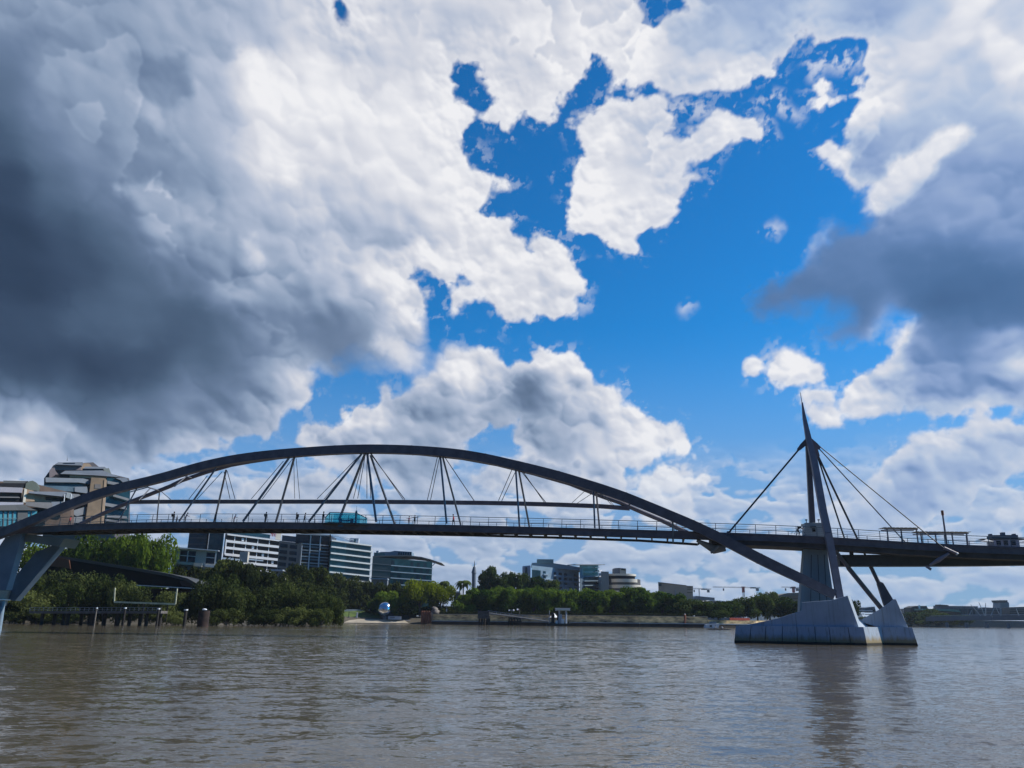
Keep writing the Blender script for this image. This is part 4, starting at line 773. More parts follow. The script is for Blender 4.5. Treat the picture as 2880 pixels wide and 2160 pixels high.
# ---------------------------------------------------------------- ground and banks
def build_ground():
    sh = [(-900, 250), (-260, 236), (-150, 240), (-97, 244), (-86, 246), (-80, 262), (-83, 330), (-84, 372), (-72, 378), (-56, 381), (-48, 379), (-20, 373), (-5, 370), (20, 361), (55, 352), (85, 352), (107, 362), (119, 380), (135, 430), (170, 520), (215, 600), (262, 648), (330, 676), (450, 700), (900, 720), (2500, 760)]
    P = [Vector((x, y, 0)) for x, y in sh]; rows = []
    nrm = []
    for i in range(len(P)):
        d = (P[min(i+1, len(P)-1)]-P[max(i-1, 0)]).normalized(); nrm.append(Vector((-d.y, d.x, 0)))
    for dist, z in ((-6, -1.2), (0, -.05), (3, .45), (9, 2.4), (18, 3.2), (45, 3.6)): rows.append([p+n*dist+Vector((0, 0, z)) for p, n in zip(P, nrm)])
    rows.append([Vector((p.x*1.4, max(p.y, 400)+420, 4.0)) for p in P]); rows.append([Vector((p.x*9, 9000, 4.0)) for p in P])
    # raise the park part to promenade level behind the wall
    vs = [v for r in rows for v in r]; n = len(P); m = MB()
    m.add(vs, [(j*n+i, j*n+i+1, (j+1)*n+i+1, (j+1)*n+i) for j in range(len(rows)-1) for i in range(n-1)])
    g = m.build('ground', MUDG, None, origin=(0, 0, 0)); tag(g, 'river bank and park ground behind the water', None, kind='structure')
    m = MB(); a = [at(952, 1741, 381), at(1100, 1741, 381), at(1150, 1742, 381), at(1176, 1752, 379), at(1150, 1754, 378), at(952, 1754, 378)]
    ll = Vector((-82.5, 379.5, 0)); m.prism([Vector((-84, 378.5, -.2)), Vector((-46, 379.5, -.2)), Vector((-49, 386, 1.3)), Vector((-84, 386, 1.5))], (0, 0, .5)); s = m.build('sand_beach', SAND, None, origin=(-65, 382, 0)); tag(s, 'pale sandy shore below the mirror ball', None, kind='structure')
    m = MB(); m.prism([Vector((-88, 386, .9)), Vector((-60, 386, .9)), Vector((-62, 404, 5.2)), Vector((-92, 404, 5.4))], (0, 0, .5)); s = m.build('lawn', GRASS, None, origin=(-75, 390, 2)); tag(s, 'sloping green lawn behind the sandy shore', None, kind='structure')
    m = MB(); m.prism([Vector((-62, 388, .9)), Vector((-46, 384, .9)), Vector((-44, 402, 4.6)), Vector((-62, 402, 4.8))], (0, 0, .45)); s = m.build('stone_steps', mat('grey_steps', (.14, .14, .15), .9, 0, .3, 1, stretch=(.3, 3, 3)), None, origin=(-54, 392, 2)); tag(s, 'dark stepped bank right of the mirror ball', None, kind='structure')
    hill = MB(); X0 = at(2095, 1700, 2600); pts = []
    hs = [(2080, 1702), (2110, 1686), (2140, 1674), (2175, 1670), (2210, 1673), (2260, 1680), (2330, 1692), (2400, 1700)]
    for k in range(2):
        pts.append([at(x, y, 2600+k*400)+Vector((0, 0, 0 if k == 0 else -10)) for x, y in hs])
    bt = [Vector((p.x, 2500, 0)) for p in pts[0]]; nn = len(hs)
    hill.add(bt+pts[0]+pts[1], [(i, i+1, nn+i+1, nn+i) for i in range(nn-1)]+[(nn+i, nn+i+1, 2*nn+i+1, 2*nn+i) for i in range(nn-1)]); h = hill.build('hills', mat('far_hill', (.05, .075, .10), .95, 0, .2, .01), None, origin=(X0.x, 2600, 0)); tag(h, 'far blue green hill on the horizon', None, kind='structure')
MUDG = mat('bank_earth', (.10, .085, .06), .95, 0, .3, .08, dark=(.05, .045, .035)); GRASS = mat('grass', (.095, .14, .03), .95, 0, .3, .3, dark=(.05, .08, .02))
def wallpiece(name, pts, z0, z1, th, m_, label, cat, group=None, cap=None):
    t = MB()
    for a, b in zip(pts, pts[1:]):
        d = (b-a).normalized(); t.beam(Vector((a.x, a.y, (z0+z1)/2))-d*.02, Vector((b.x, b.y, (z0+z1)/2))+d*.02, th, z1-z0)
    o = t.build(name, m_, None, origin=(pts[0].x, pts[0].y, z0)); tag(o, label, cat, group)
    if cap:
        c = MB()
        for a, b in zip(pts, pts[1:]): c.beam(Vector((a.x, a.y, z1+.12)), Vector((b.x, b.y, z1+.12)), th+.25, .24)
        k = c.build('coping', cap, o)
    return o
def build_shore():
    line = [Vector((-34.5, 376.5, 0)), Vector((-20, 373.5, 0)), Vector((-5, 370.5, 0)), Vector((20, 361.5, 0)), Vector((55, 352.5, 0)), Vector((84, 352.5, 0)), Vector((106, 362.5, 0)), Vector((118, 378, 0))]
    fr = [p+Vector((0, -2.2, 0)) for p in line]
    o = wallpiece('river_ledge', fr, -1, 1.35, 3.6, mat('wet_ledge', (.06, .045, .035), .8, 0, .3, .2), 'long dark ledge at the waterline with a pale concrete lip', 'ledge', cap=CONC)
    wallpiece('sandstone_wall', line[:6], 1.2, 4.3, 1.0, STONE, 'long sandstone retaining wall under the avenue trees', 'wall', cap=SAND)
    wallpiece('sandstone_wall', line[5:], 1.2, 3.0, 1.0, STONE, 'lower sandstone wall near the orange barrier', 'wall')
    h = thing('clipped_hedge', line[2]+Vector((10, 3, 4.3)), 'long low dark hedge on top of the sandstone wall', 'hedge')
    m = MB(); r = np.random.RandomState(5)
    for a, b in zip(line[:6], line[1:6]):
        n = int((b-a).length*60); p = np.array(a)[None]+(np.array(b)-np.array(a))[None]*r.rand(n, 1); p[:, 1] += 2.5+r.rand(n)*1.2; p[:, 2] = 4.2+r.rand(n)*1.3
        for q in p: u = Vector(r.normal(size=3)).normalized()*.28; v = u.cross(Vector(r.normal(size=3))).normalized()*.2; m.add([Vector(q)-u, Vector(q)+v, Vector(q)+u, Vector(q)-v], [(0, 1, 2, 3)])
    m.build('foliage', L_DARK, h)
    # rusty sheet piles and boulders
    Y = 378; t = thing('sheet_pile_wall', at(1196, 1755, Y), 'rusty brown sheet pile block at the end of the sandy shore', 'sheet piles')
    m = MB(); x0, x1 = at(1184, 1737, Y).x, at(1211, 1737, Y).x; n = 11; zt = at(1196, 1718, Y).z
    vs = [];
    for i in range(n+1): vs += [(x0+(x1-x0)*i/n, Y-(.35 if i % 2 else 0), -1), (x0+(x1-x0)*i/n, Y-(.35 if i % 2 else 0), zt)]
    m.add(vs, [(2*i, 2*i+2, 2*i+3, 2*i+1) for i in range(n)]); m.box(((x0+x1)/2, Y+2.2, (zt-1)/2), (x1-x0, 4, zt+.6)); m.build('piling', RUST, t)
    for i, (px, py, r_) in enumerate(((1219, 1739, 2.0), (1224, 1725, 2.2), (1215, 1728, 1.8), (1222, 1714, 1.5), (1232, 1738, 1.3))):
        b = at(px, py, 379.5); m = MB(); m.ball(b, r_, 9, 6, (1, .8, .85), .35); o = m.build('boulder', ROCK if i % 2 else SAND, None, origin=b, label=None)
        tag(o, ('lowest pale boulder beside the rusty sheet piles', 'middle sandstone boulder beside the rusty sheet piles', 'boulder touching the rusty sheet piles', 'topmost boulder beside the yellow green trees', 'last boulder before the low ledge')[i], 'boulder', 'boulders beside the sheet piles')
    r = random.Random(4)
    for i in range(16):
        px = 2092+i*5.2; b = at(px, 1759-i*.75+r.uniform(-3, 2), 362+i*1.2); m = MB(); m.ball(b, r.uniform(.7, 1.3), 7, 5, (1.3, 1, .8), .4); o = m.build('bank_rock', ROCK, None, origin=b)
        tag(o, '%s riprap rock along the bank from the orange barrier to the pier' % ORD[i], 'rock', 'rocks on the bank left of the pier')
    # mirror ball sculpture and things round it
    c = at(1083, 1713.5, 387); rr = 18.8/FPX*387*1.03; t = thing('mirror_ball_sculpture', (c.x, c.y, 1.4), 'big mirror polished sphere on the shore lawn', 'sculpture')
    m = MB(); m.ball(c, rr, 40, 26); m.build('sphere', mat('mirror_steel', (.88, .89, .92), .16, 1.0, .02, .9, 1.0), t)
    m = MB()
    for k in range(1, 6):
        z = rr*math.cos(math.pi*k/6); q = math.sqrt(rr*rr-z*z)+.01; m.sweep([c+Vector((math.cos(a)*q, math.sin(a)*q, z)) for a in [2*math.pi*j/28 for j in range(29)]], .022, 4, False)
    for k in range(5): a = math.pi*k/5; m.sweep([c+Vector((math.cos(a)*math.cos(b), math.sin(a)*math.cos(b), math.sin(b)))*(rr+.01) for b in [2*math.pi*j/28 for j in range(29)]], .022, 4, False)
    m.build('panel_seams', STEEL, t); m = MB(); m.sweep([(c.x, c.y, .6), (c.x, c.y, c.z-rr*.96)], rr*.25, 16); m.build('plinth', CONC_D, t)
    a = at(1110, 1740, 384); t = thing('white_slab_kiosk', a, 'low pale concrete block right of the mirror ball', 'block'); m = MB(); m.box(a+Vector((0, 0, .35)), (6.0, 1.6, 1.5), 0); m.build('block', CONC, t); m = MB(); m.box(a+Vector((-.9, -.82, .5)), (2.2, .05, .5)); m.build('panel', GREY, t)
    for i, (px, py, h) in enumerate(((1003, 1738, 2.5), (981, 1732, 2.0), (1255, 1727, 2.3))):
        b = at(px, py, 388); t = thing('white_totem', b, ('white leaning totem on the lawn left of the mirror ball', 'thin dark post with pale lamp on the lawn', 'white post in front of the yellow green trees')[i], 'totem'); m = MB(); m.prism([b+Vector((-.45, 0, -.4)), b+Vector((.35, 0, -.4)), b+Vector((.42, 0, h)), b+Vector((-.1, 0, h+.2))] if i != 1 else [b+Vector((-.12, 0, -.3)), b+Vector((.12, 0, -.3)), b+Vector((.1, 0, h)), b+Vector((-.1, 0, h))], (0, .3, 0)); m.build('panel', WHITEP if i != 1 else CABLE, t); m = MB(); m.box(b+Vector((0, .1, -.55)), (1, .8, .4)); m.build('base', CONC_D, t)
    wl = [at(968, 1714, 402), at(1006, 1710, 404), at(1050, 1709, 404)]; wallpiece('garden_wall', [Vector((p.x, p.y, 0)) for p in wl], wl[0].z-.9, wl[0].z+.1, .4, CONC, 'thin pale wall at the top of the lawn', 'wall')
    # promenade lamps
    for i, (px, yb, yt, Y, lb) in enumerate(((1438, 1720, 1716, 366, 'double headed white lamp on the small dark landing'), (1461, 1722, 1714, 366, 'single headed white lamp right of the double one'), (1952, 1756, 1733, 353, 'pale post on the wall left of the white barge'), (1975, 1756, 1735, 353, 'pale post nearest the white barge'), (2040, 1750, 1736, 356, 'thin post left of the orange barrier'), (1300, 1725, 1643, 385, 'tall thin lamp post in front of the palm'), (1926, 1756, 1728, 352, 'brown mooring post at the end of the sandstone wall'))):
        p = at(px, yt, Y); b = 1.2 if i != 5 else 4.0; t = thing('lamp_post', (p.x, p.y, b), lb, 'lamp post' if i not in (6,) else 'post', 'posts on the promenade'); m = MB(); m.tube((p.x, p.y, b), p, .16 if i < 6 else .5, n=6); m.build('pole', BARKL if i != 6 else RUST, t)
        m = MB()
        if i == 0: m.beam(p-Vector((1.0, 0, 0)), p+Vector((1.0, 0, 0)), .12, .12); m.ball(p+Vector((1.0, 0, -.1)), .42, 8, 6); m.ball(p-Vector((1.0, 0, .1)), .30, 8, 6)
        elif i == 1: m.beam(p-Vector((.9, 0, 0)), p, .1, .1); m.ball(p-Vector((.9, 0, .1)), .42, 8, 6)
        else: m.ball(p, .34, 8, 6, (1, 1, .7))
        m.build('lamp_head', WHITEP, t)
    # dolphins and the ferry stop
    t = thing('mooring_dolphin', at(1363, 1757, 362), 'dark pile cluster with pale fender left of the ferry gangway', 'mooring dolphin')
    m = MB()
    for px in (1349, 1356, 1363, 1370, 1376): p = at(px, 1737, 362+(px % 3)); m.tube((p.x, p.y, -1), (p.x, p.y, at(px, 1732, 362).z), .5, n=8)
    m.build('piles', WOODP, t); m = MB(); m.box(at(1360, 1729, 361), (5, 2.5, 3.2)); m.build('fender', mat('dark_fender', (.09, .08, .08), .9, 0, .3, 1), t)
    m = MB(); a = at(1356, 1723, 361); m.box(a, (3.6, .5, .4), .2); m.box(a+Vector((1.2, -.2, -1)), (.5, .3, 2.2)); m.build('fender_rail', CONC, t)
    t = thing('small_landing', at(1447, 1757, 364), 'small dark timber landing carrying the two white lamps', 'landing'); m = MB()
    for px in (1432, 1440, 1448, 1456, 1464): p = at(px, 1737, 364); m.tube((p.x, p.y, -1), (p.x, p.y, 3.4), .35, n=6)
    m.box(at(1448, 1748, 364), (6, 3, .4)); m.box(at(1448, 1739, 364), (5.4, .3, .9)); m.build('frame', WOODP, t)
    g = thing('ferry_gangway', at(1376, 1735, 365), 'long grey sloping gangway down to the ferry stop', 'gangway'); m = MB()
    a, b = at(1372, 1724, 366), at(1545, 1748, 356); m.beam(a, b, 2.2, .3); m.build('ramp', CONC_D, g); m = MB(); m.beam(a+Vector((0, -1, 1)), b+Vector((0, -1, 1)), .12, .12); m.beam(a+Vector((0, -1, .5)), b+Vector((0, -1, .5)), .08, .08)
    for k in range(15): q = a.lerp(b, k/14); m.beam(q+Vector((0, -1, 0)), q+Vector((.02, -1, 1.05)), .1, .1)
    m.build('handrail', CONC, g)
    Y = 350; t = thing('ferry_stop', at(1575, 1759, Y), 'ferry stop pontoon with a flat white canopy on two columns', 'ferry stop')
    m = MB(); m.box(at(1572, 1757, Y), (10.5, 5, 1.0)); m.build('pontoon', WOODP, t); m = MB(); c = at(1582.5, 1714.5, Y); m.box(c, (6.0, 4.2, .95)); m.box(c+Vector((0, 0, .55)), (6.4, 4.6, .14)); m.build('canopy', WHITEP, t)
    m = MB(); m.box(c+Vector((0, -2.12, -.25)), (5.6, .06, .35)); m.build('canopy_stripe', YELP, t)
    m = MB()
    for px in (1573, 1592): p = at(px, 1735, Y); m.tube((p.x, p.y, .2), (p.x, p.y, c.z), .42, n=8)
    p = at(1578, 1738, Y); m.box((p.x, p.y, 2.6), (.8, .4, 4.4)); m.build('column', CONC, t)
    m = MB(); p = at(1583, 1748, Y-1); m.box(p, (1.2, .6, 2.2)); m.box(p+Vector((-2.6, 0, -.4)), (1.0, .6, 1.6)); m.build('gate', BRACKET, t)
    for i, (px, yt) in enumerate(((1553, 1722), (1557, 1726), (1569, 1718), (1591, 1742), (1599, 1748), (1545, 1717))):
        p = at(px, yt, Y+2); o = MB(); o.tube((p.x, p.y, -1), (p.x, p.y, p.z), .42 if i != 5 else .14, n=8); q = o.build('mooring_pile', WOODP if i != 5 else CONC, None, origin=(p.x, p.y, 0)); tag(q, ('dark mooring pile at the left of the white tent', 'dark pile in front of the white tent', 'tall dark pile beside the left canopy column', 'short dark pile at the right canopy column', 'shortest dark pile at the right end of the ferry stop', 'thin pale pile left of the white tent')[i], 'mooring pile', 'piles round the ferry stop')
    p = at(1558, 1738, 358); t = thing('marquee_tent', p, 'white peaked marquee tent left of the ferry canopy', 'tent'); m = MB(); k = 16; ap = at(1559, 1724, 358); rim = [p+Vector((math.cos(2*math.pi*j/k)*2.25, math.sin(2*math.pi*j/k)*2.25, .2)) for j in range(k)]
    mid = [p+Vector((math.cos(2*math.pi*j/k)*1.0, math.sin(2*math.pi*j/k)*1.0, .95)) for j in range(k)]
    m.add(rim+mid+[ap], [(j, (j+1) % k, k+(j+1) % k, k+j) for j in range(k)]+[(k+j, k+(j+1) % k, 2*k) for j in range(k)]); m.build('canopy', WHITEP, t); m = MB()
    for j in range(0, k, 4): m.tube(rim[j], (rim[j].x, rim[j].y, 1), .07, n=5)
    m.build('pole', CONC, t)
    # orange barrier, barge, rowers
    a, b = at(2052, 1741, 362), at(2108, 1742, 366); t = thing('orange_barrier', a, 'long orange red barrier fence on the bank', 'barrier'); m = MB(); m.beam(a, b, .3, 1.05); m.build('panel', REDP, t); m = MB()
    for k in range(9): q = a.lerp(b, k/8); m.beam(q-Vector((0, 0, 1)), q+Vector((.01, 0, .7)), .15, .15)
    m.build('post', WHITEP, t)
    a = at(2001, 1757, 346); t = thing('white_barge', Vector((a.x, a.y, 0)), 'small white barge moored at the ledge left of the orange barrier', 'boat'); m = MB()
    L_ = 3.1; m.hexa([a+Vector(q) for q in ((-L_, -1.2, -1.2), (L_*.8, -1.2, -1.2), (L_*.8, 1.2, -1.2), (-L_, 1.2, -1.2), (-L_*.8, -1.3, .1), (L_, -1.3, .5), (L_, 1.3, .5), (-L_*.8, 1.3, .1))]); m.build('hull', WHITEP, t); m = MB(); m.box(a+Vector((.6, 0, .8)), (2.6, 1.8, .9)); m.build('cabin', BLUEW, t)
    m = MB(); m.box(a+Vector((-.6, -1.34, -.5)), (.9, .1, .6)); m.build('tyre_fender', BLACK, t)
    a = atz(2022, 1770, 0.1); t = thing('rowing_boat', a, 'low dark rowing shell on the open river left of the pier', 'rowing boat'); m = MB(); m.sweep([a+Vector((-4.2, 0, .05)), a+Vector((-2, 0, 0)), a, a+Vector((2, 0, 0)), a+Vector((4.2, 0, .05))], [.04, .26, .32, .26, .04], 8); m.build('hull', WOODP, t); m = MB(); m.beam(a+Vector((-1, 0, .3)), a+Vector((-1.6, -3, .1)), .06, .06); m.beam(a+Vector((1, 0, .3)), a+Vector((.6, 3, .1)), .06, .06); m.build('oar', BARKL, t)
    for i, dx in enumerate((-1.3, .9)): person(a+Vector((dx, 0, .05)), .95, 'rowing', ('pale', 'white')[i], ('rower in a pale shirt seated at the left of the rowing shell', 'rower in a white shirt seated at the right of the rowing shell')[i], 'rowers in the shell', .3)
# ---------------------------------------------------------------- left bank: jetty, frame, dark museum roof
def build_left():
    Y = 205
    t = thing('timber_jetty', at(300, 1757, Y), 'low dark timber jetty on the left bank', 'jetty'); m = MB()
    a, b = at(95, 1722, Y), at(462, 1722, Y); m.beam(a, b, 4, .6); m.build('jetty_deck', mat('jetty_boards', (.15, .13, .12), .9, 0, .25, 1), t)
    m = MB(); m.beam(a+Vector((0, -1.9, 1.1)), b+Vector((0, -1.9, 1.1)), .1, .1); m.beam(a+Vector((0, -1.9, .6)), b+Vector((0, -1.9, .6)), .07, .07)
    for k in range(30): q = a.lerp(b, k/29); m.beam(q+Vector((0, -1.9, .2)), q+Vector((.02, -1.9, 1.15)), .07, .07)
    m.build('handrail', CONC_D, t)
    for i, px in enumerate((128, 150, 176, 200, 226, 250, 272, 292, 326, 341, 362, 392, 420, 448)):
        p = at(px, 1722, Y); y2 = -1 if i % 3 else 1; m = MB(); m.tube((p.x, p.y-y2, -1.2), (p.x, p.y-y2, p.z), .42, n=8); m.build('pile', WOODP, t)
    for i, (px, yt, w_, lb) in enumerate(((352, 1712, .26, 'pile with white cap at the jetty below the white frame'), (446, 1714, .28, 'pile with white cap at the right end of the jetty'), (523, 1717, .38, 'dark pile with white cap between jetty and mooring cylinder'), (272, 1712, .17, 'pale leaning pile left of the white frame'))):
        p = at(px, yt, Y-4); t = thing('mooring_pile', (p.x, p.y, 0), lb, 'mooring pile', 'capped piles along the jetty'); m = MB(); m.tube((p.x, p.y, -1), p, w_, n=10); m.build('shaft', WOODP if i != 3 else BARKL, t); m = MB(); m.tube(p, p+Vector((0, 0, .3)), w_*1.25, n=10); m.build('cap', WHITEP, t)
    p = at(575, 1717, Y); t = thing('mooring_cylinder', (p.x, p.y, 0), 'wide rusty dark mooring cylinder with a white cap', 'mooring cylinder'); m = MB(); m.tube((p.x, p.y, -1), p, 1.35, n=20); m.build('shell', mat('dark_rust', (.045, .025, .02), .9, 0, .4, 1), t); m = MB(); m.ball(p+Vector((0, 0, .2)), .45, 8, 6, (1.4, 1, .6)); m.build('cap', WHITEP, t)
    Y = 222; t = thing('goal_frame', at(322, 1693, Y), 'pale yellow open frame standing in front of the mangroves', 'frame'); m = MB(); A, B, C, D_ = at(323, 1653, Y), at(321, 1693, Y), at(493, 1699, Y), at(498, 1655, Y); m.beam(A, B, .28, .28); m.beam(C, D_, .32, .32); m.build('upright', YELP, t); m = MB(); m.beam(B, C, .3, .42); m.build('crossbar', YELP, t)
    m = MB()
    for k in (.12, .5, .88): q = B.lerp(C, k); m.beam(q, Vector((q.x, q.y, 1)), .22, .22)
    m.build('leg', WOODP, t)
    # museum hall: long sagging dark roof with a pale fascia
    Y = 256; t = thing('museum_hall', at(350, 1650, Y), 'long black hall with a curved sagging roof edge behind the mangroves', 'building')
    up = [(120, 1557), (157, 1563), (235, 1575), (315, 1588), (400, 1602), (480, 1616), (527, 1628), (550, 1641), (563, 1653)]
    lo = [(563, 1656), (480, 1652), (378, 1645), (250, 1632), (120, 1618)]
    m = MB(); m.prism([at(x, y+5, Y) for x, y in up]+[at(x, y, Y) for x, y in lo], (0, 14, 0)); m.build('wall', BLACK, t)
    m = MB()
    for (x0, y0), (x1, y1) in zip(up, up[1:]): m.beam(at(x0, y0+2.5, Y-.6), at(x1, y1+2.5, Y-.6), .5, .85, (0, 0, 1))
    m.build('roof_edge', BROWN, t); m = MB(); m.prism([at(x, y, Y-.2) for x, y in up]+[at(x, y+3, Y-.2) for x, y in up[::-1]], (0, 16, 0)); m.build('roof', ROOFD, t)
    m = MB(); m.beam(at(376, 1645.5, Y-.7), at(565, 1656, Y-.7), .4, .22); m.build('gutter', WHITEP, t)
    m = MB(); m.prism([at(x, y, Y-.3) for x, y in ((505, 1633), (527, 1633), (548, 1645), (556, 1652), (512, 1649))], (0, -.2, 0)); m.build('gable_panel', mat('brown_panel', (.055, .03, .028), .9), t)
    m = MB(); q0, q1 = at(380, 1656, Y+6), at(600, 1700, Y+6); m.box(((q0.x+q1.x)/2, Y+6, (q0.z+3)/2), (q1.x-q0.x, 10, q0.z-3.2)); m.build('undercroft', BLACK, t)
    m = MB(); m.prism([at(x, y, Y-1) for x, y in ((140, 1562), (196, 1575), (200, 1600), (140, 1592))], (0, -.4, 0)); m.build('rust_panel', mat('brown_red_panel', (.16, .06, .03), .9), t)
# ---------------------------------------------------------------- people
SKIN = mat('skin', (.42, .26, .18), .6); HAIR = mat('dark_hair', (.03, .022, .018), .7); PANTS = mat('dark_trousers', (.025, .028, .04), .8)
SH = {'black': mat('black_shirt', (.02, .02, .025), .8), 'navy': mat('navy_shirt', (.03, .04, .09), .8), 'pink': mat('pink_shirt', (.55, .12, .18), .8), 'red': mat('red_shirt', (.45, .04, .05), .8), 'brown': mat('brown_shirt', (.10, .06, .05), .8), 'teal': mat('teal_shirt', (.03, .25, .24), .8), 'pale': mat('pale_shirt', (.6, .55, .5), .8), 'white': mat('white_shirt', (.75, .75, .75), .8)}
def person(b, h, pose, shirt, label, group, face=0.0, pack=False, cat='person'):
    """one skinned body: joints as edges with a radius each; materials by height"""
    k = h/1.75; J = {}; lean = {'stand': .02, 'lean': .16, 'walk': .05, 'bike': .45, 'arms': .03, 'rowing': .1}[pose]
    hip = Vector((0, 0, .92)); sit = pose in ('bike', 'rowing')
    if pose == 'rowing': hip = Vector((0, 0, .30)); k = 1.0
    if pose == 'bike': hip = Vector((0, 0, .95))
    ch = hip+Vector((lean*.9, 0, .34)); nk = hip+Vector((lean*1.45, 0, .56)); hd = nk+Vector((.05+lean*.2, 0, .13)); tp = hd+Vector((.01, 0, .12))
    V_ = [hip, hip.lerp(ch, .5), ch, nk, hd, tp]; E_ = [(0, 1), (1, 2), (2, 3), (3, 4), (4, 5)]; Rr = [.125, .115, .135, .055, .095, .06]
    def limb(i0, pts, rs):
        p = i0
        for q, r in zip(pts, rs): V_.append(Vector(q)); Rr.append(r); E_.append((p, len(V_)-1)); p = len(V_)-1
    for s in (-1, 1):
        sh = ch+Vector((.02, s*.17, .13)); el = {'stand': (.02, s*.23, -.17), 'lean': (.22, s*.22, -.12), 'walk': (-.1*s, s*.22, -.17), 'bike': (.28, s*.2, -.1), 'arms': (.03, s*.42, .06), 'rowing': (.3, s*.2, -.1)}[pose]
        wr = {'stand': (.06, s*.24, -.42), 'lean': (.45, s*.2, -.08), 'walk': (.12-.12*s, s*.22, -.38), 'bike': (.5, s*.2, -.2), 'arms': (.06, s*.62, .16), 'rowing': (.5, s*.1, -.15)}[pose]
        limb(2, [sh, ch+Vector(el), ch+Vector(wr), ch+Vector(wr)+(Vector(wr)-Vector(el)).normalized()*.12], [.062, .045, .032, .036])
        if pose == 'rowing': limb(0, [hip+Vector((.08, s*.1, 0)), (.42, s*.12, .48), (.75, s*.1, .12)], [.09, .062, .045])
        elif pose == 'bike': limb(0, [hip+Vector((.05, s*.1, -.05)), (.34+.08*s, s*.11, .72-.1*s), (.12+.1*s, s*.11, .30-.12*s), (.26+.1*s, s*.11, .26-.12*s)], [.095, .065, .045, .04])
        else:
            st = .16*s if pose == 'walk' else .03*s; limb(0, [hip+Vector((0, s*.09, -.06)), (st*.6+.02, s*.1, .50), (st-.02, s*.1, .08), (st+.13, s*.11, .03)], [.095, .062, .045, .042])
    me = bpy.data.meshes.new('person'); me.from_pydata([tuple(v*k) for v in V_], E_, []); ob = bpy.data.objects.new('person', me); COL.objects.link(ob)
    sk = ob.modifiers.new('s', 'SKIN'); sk.use_smooth_shade = True
    for v, r in zip(me.skin_vertices[0].data, Rr): v.radius = (r*k, r*k*1.05)
    me.skin_vertices[0].data[0].use_root = True; sb = ob.modifiers.new('u', 'SUBSURF'); sb.levels = 1; sb.render_levels = 1
    dg = bpy.context.evaluated_depsgraph_get(); nm = bpy.data.meshes.new_from_object(ob.evaluated_get(dg)); ob.modifiers.clear(); ob.data = nm; nm.materials.clear()
    for m_ in (SKIN, SH[shirt], PANTS): nm.materials.append(m_)
    for p in nm.polygons:
        c = p.center/k; p.material_index = 2 if c.z < hip.z+.02 else (0 if (c.z > nk.z-.02 and abs(c.y) < .15) or abs(c.y) > .5 or (c-(ch+Vector((0, 0, 0)))).length > .42 and c.z < nk.z and abs(c.y) > .12 else 1); p.use_smooth = True
    ob.location = b; ob.rotation_euler = (0, 0, face); tag(ob, label, cat, group)
    m = MB(); m.ball((hd+Vector((-.02, 0, .06)))*k, .115*k, 10, 7, (1, .92, 1.0)); hr = m.build('hair', HAIR, None, origin=(0, 0, 0)); hr.parent = ob
    if pack: m = MB(); m.box((ch+Vector((-.2, 0, -.02)))*k, (.2*k, .3*k, .45*k)); q = m.build('backpack', SH['black'], None, origin=(0, 0, 0)); q.parent = ob
    return ob
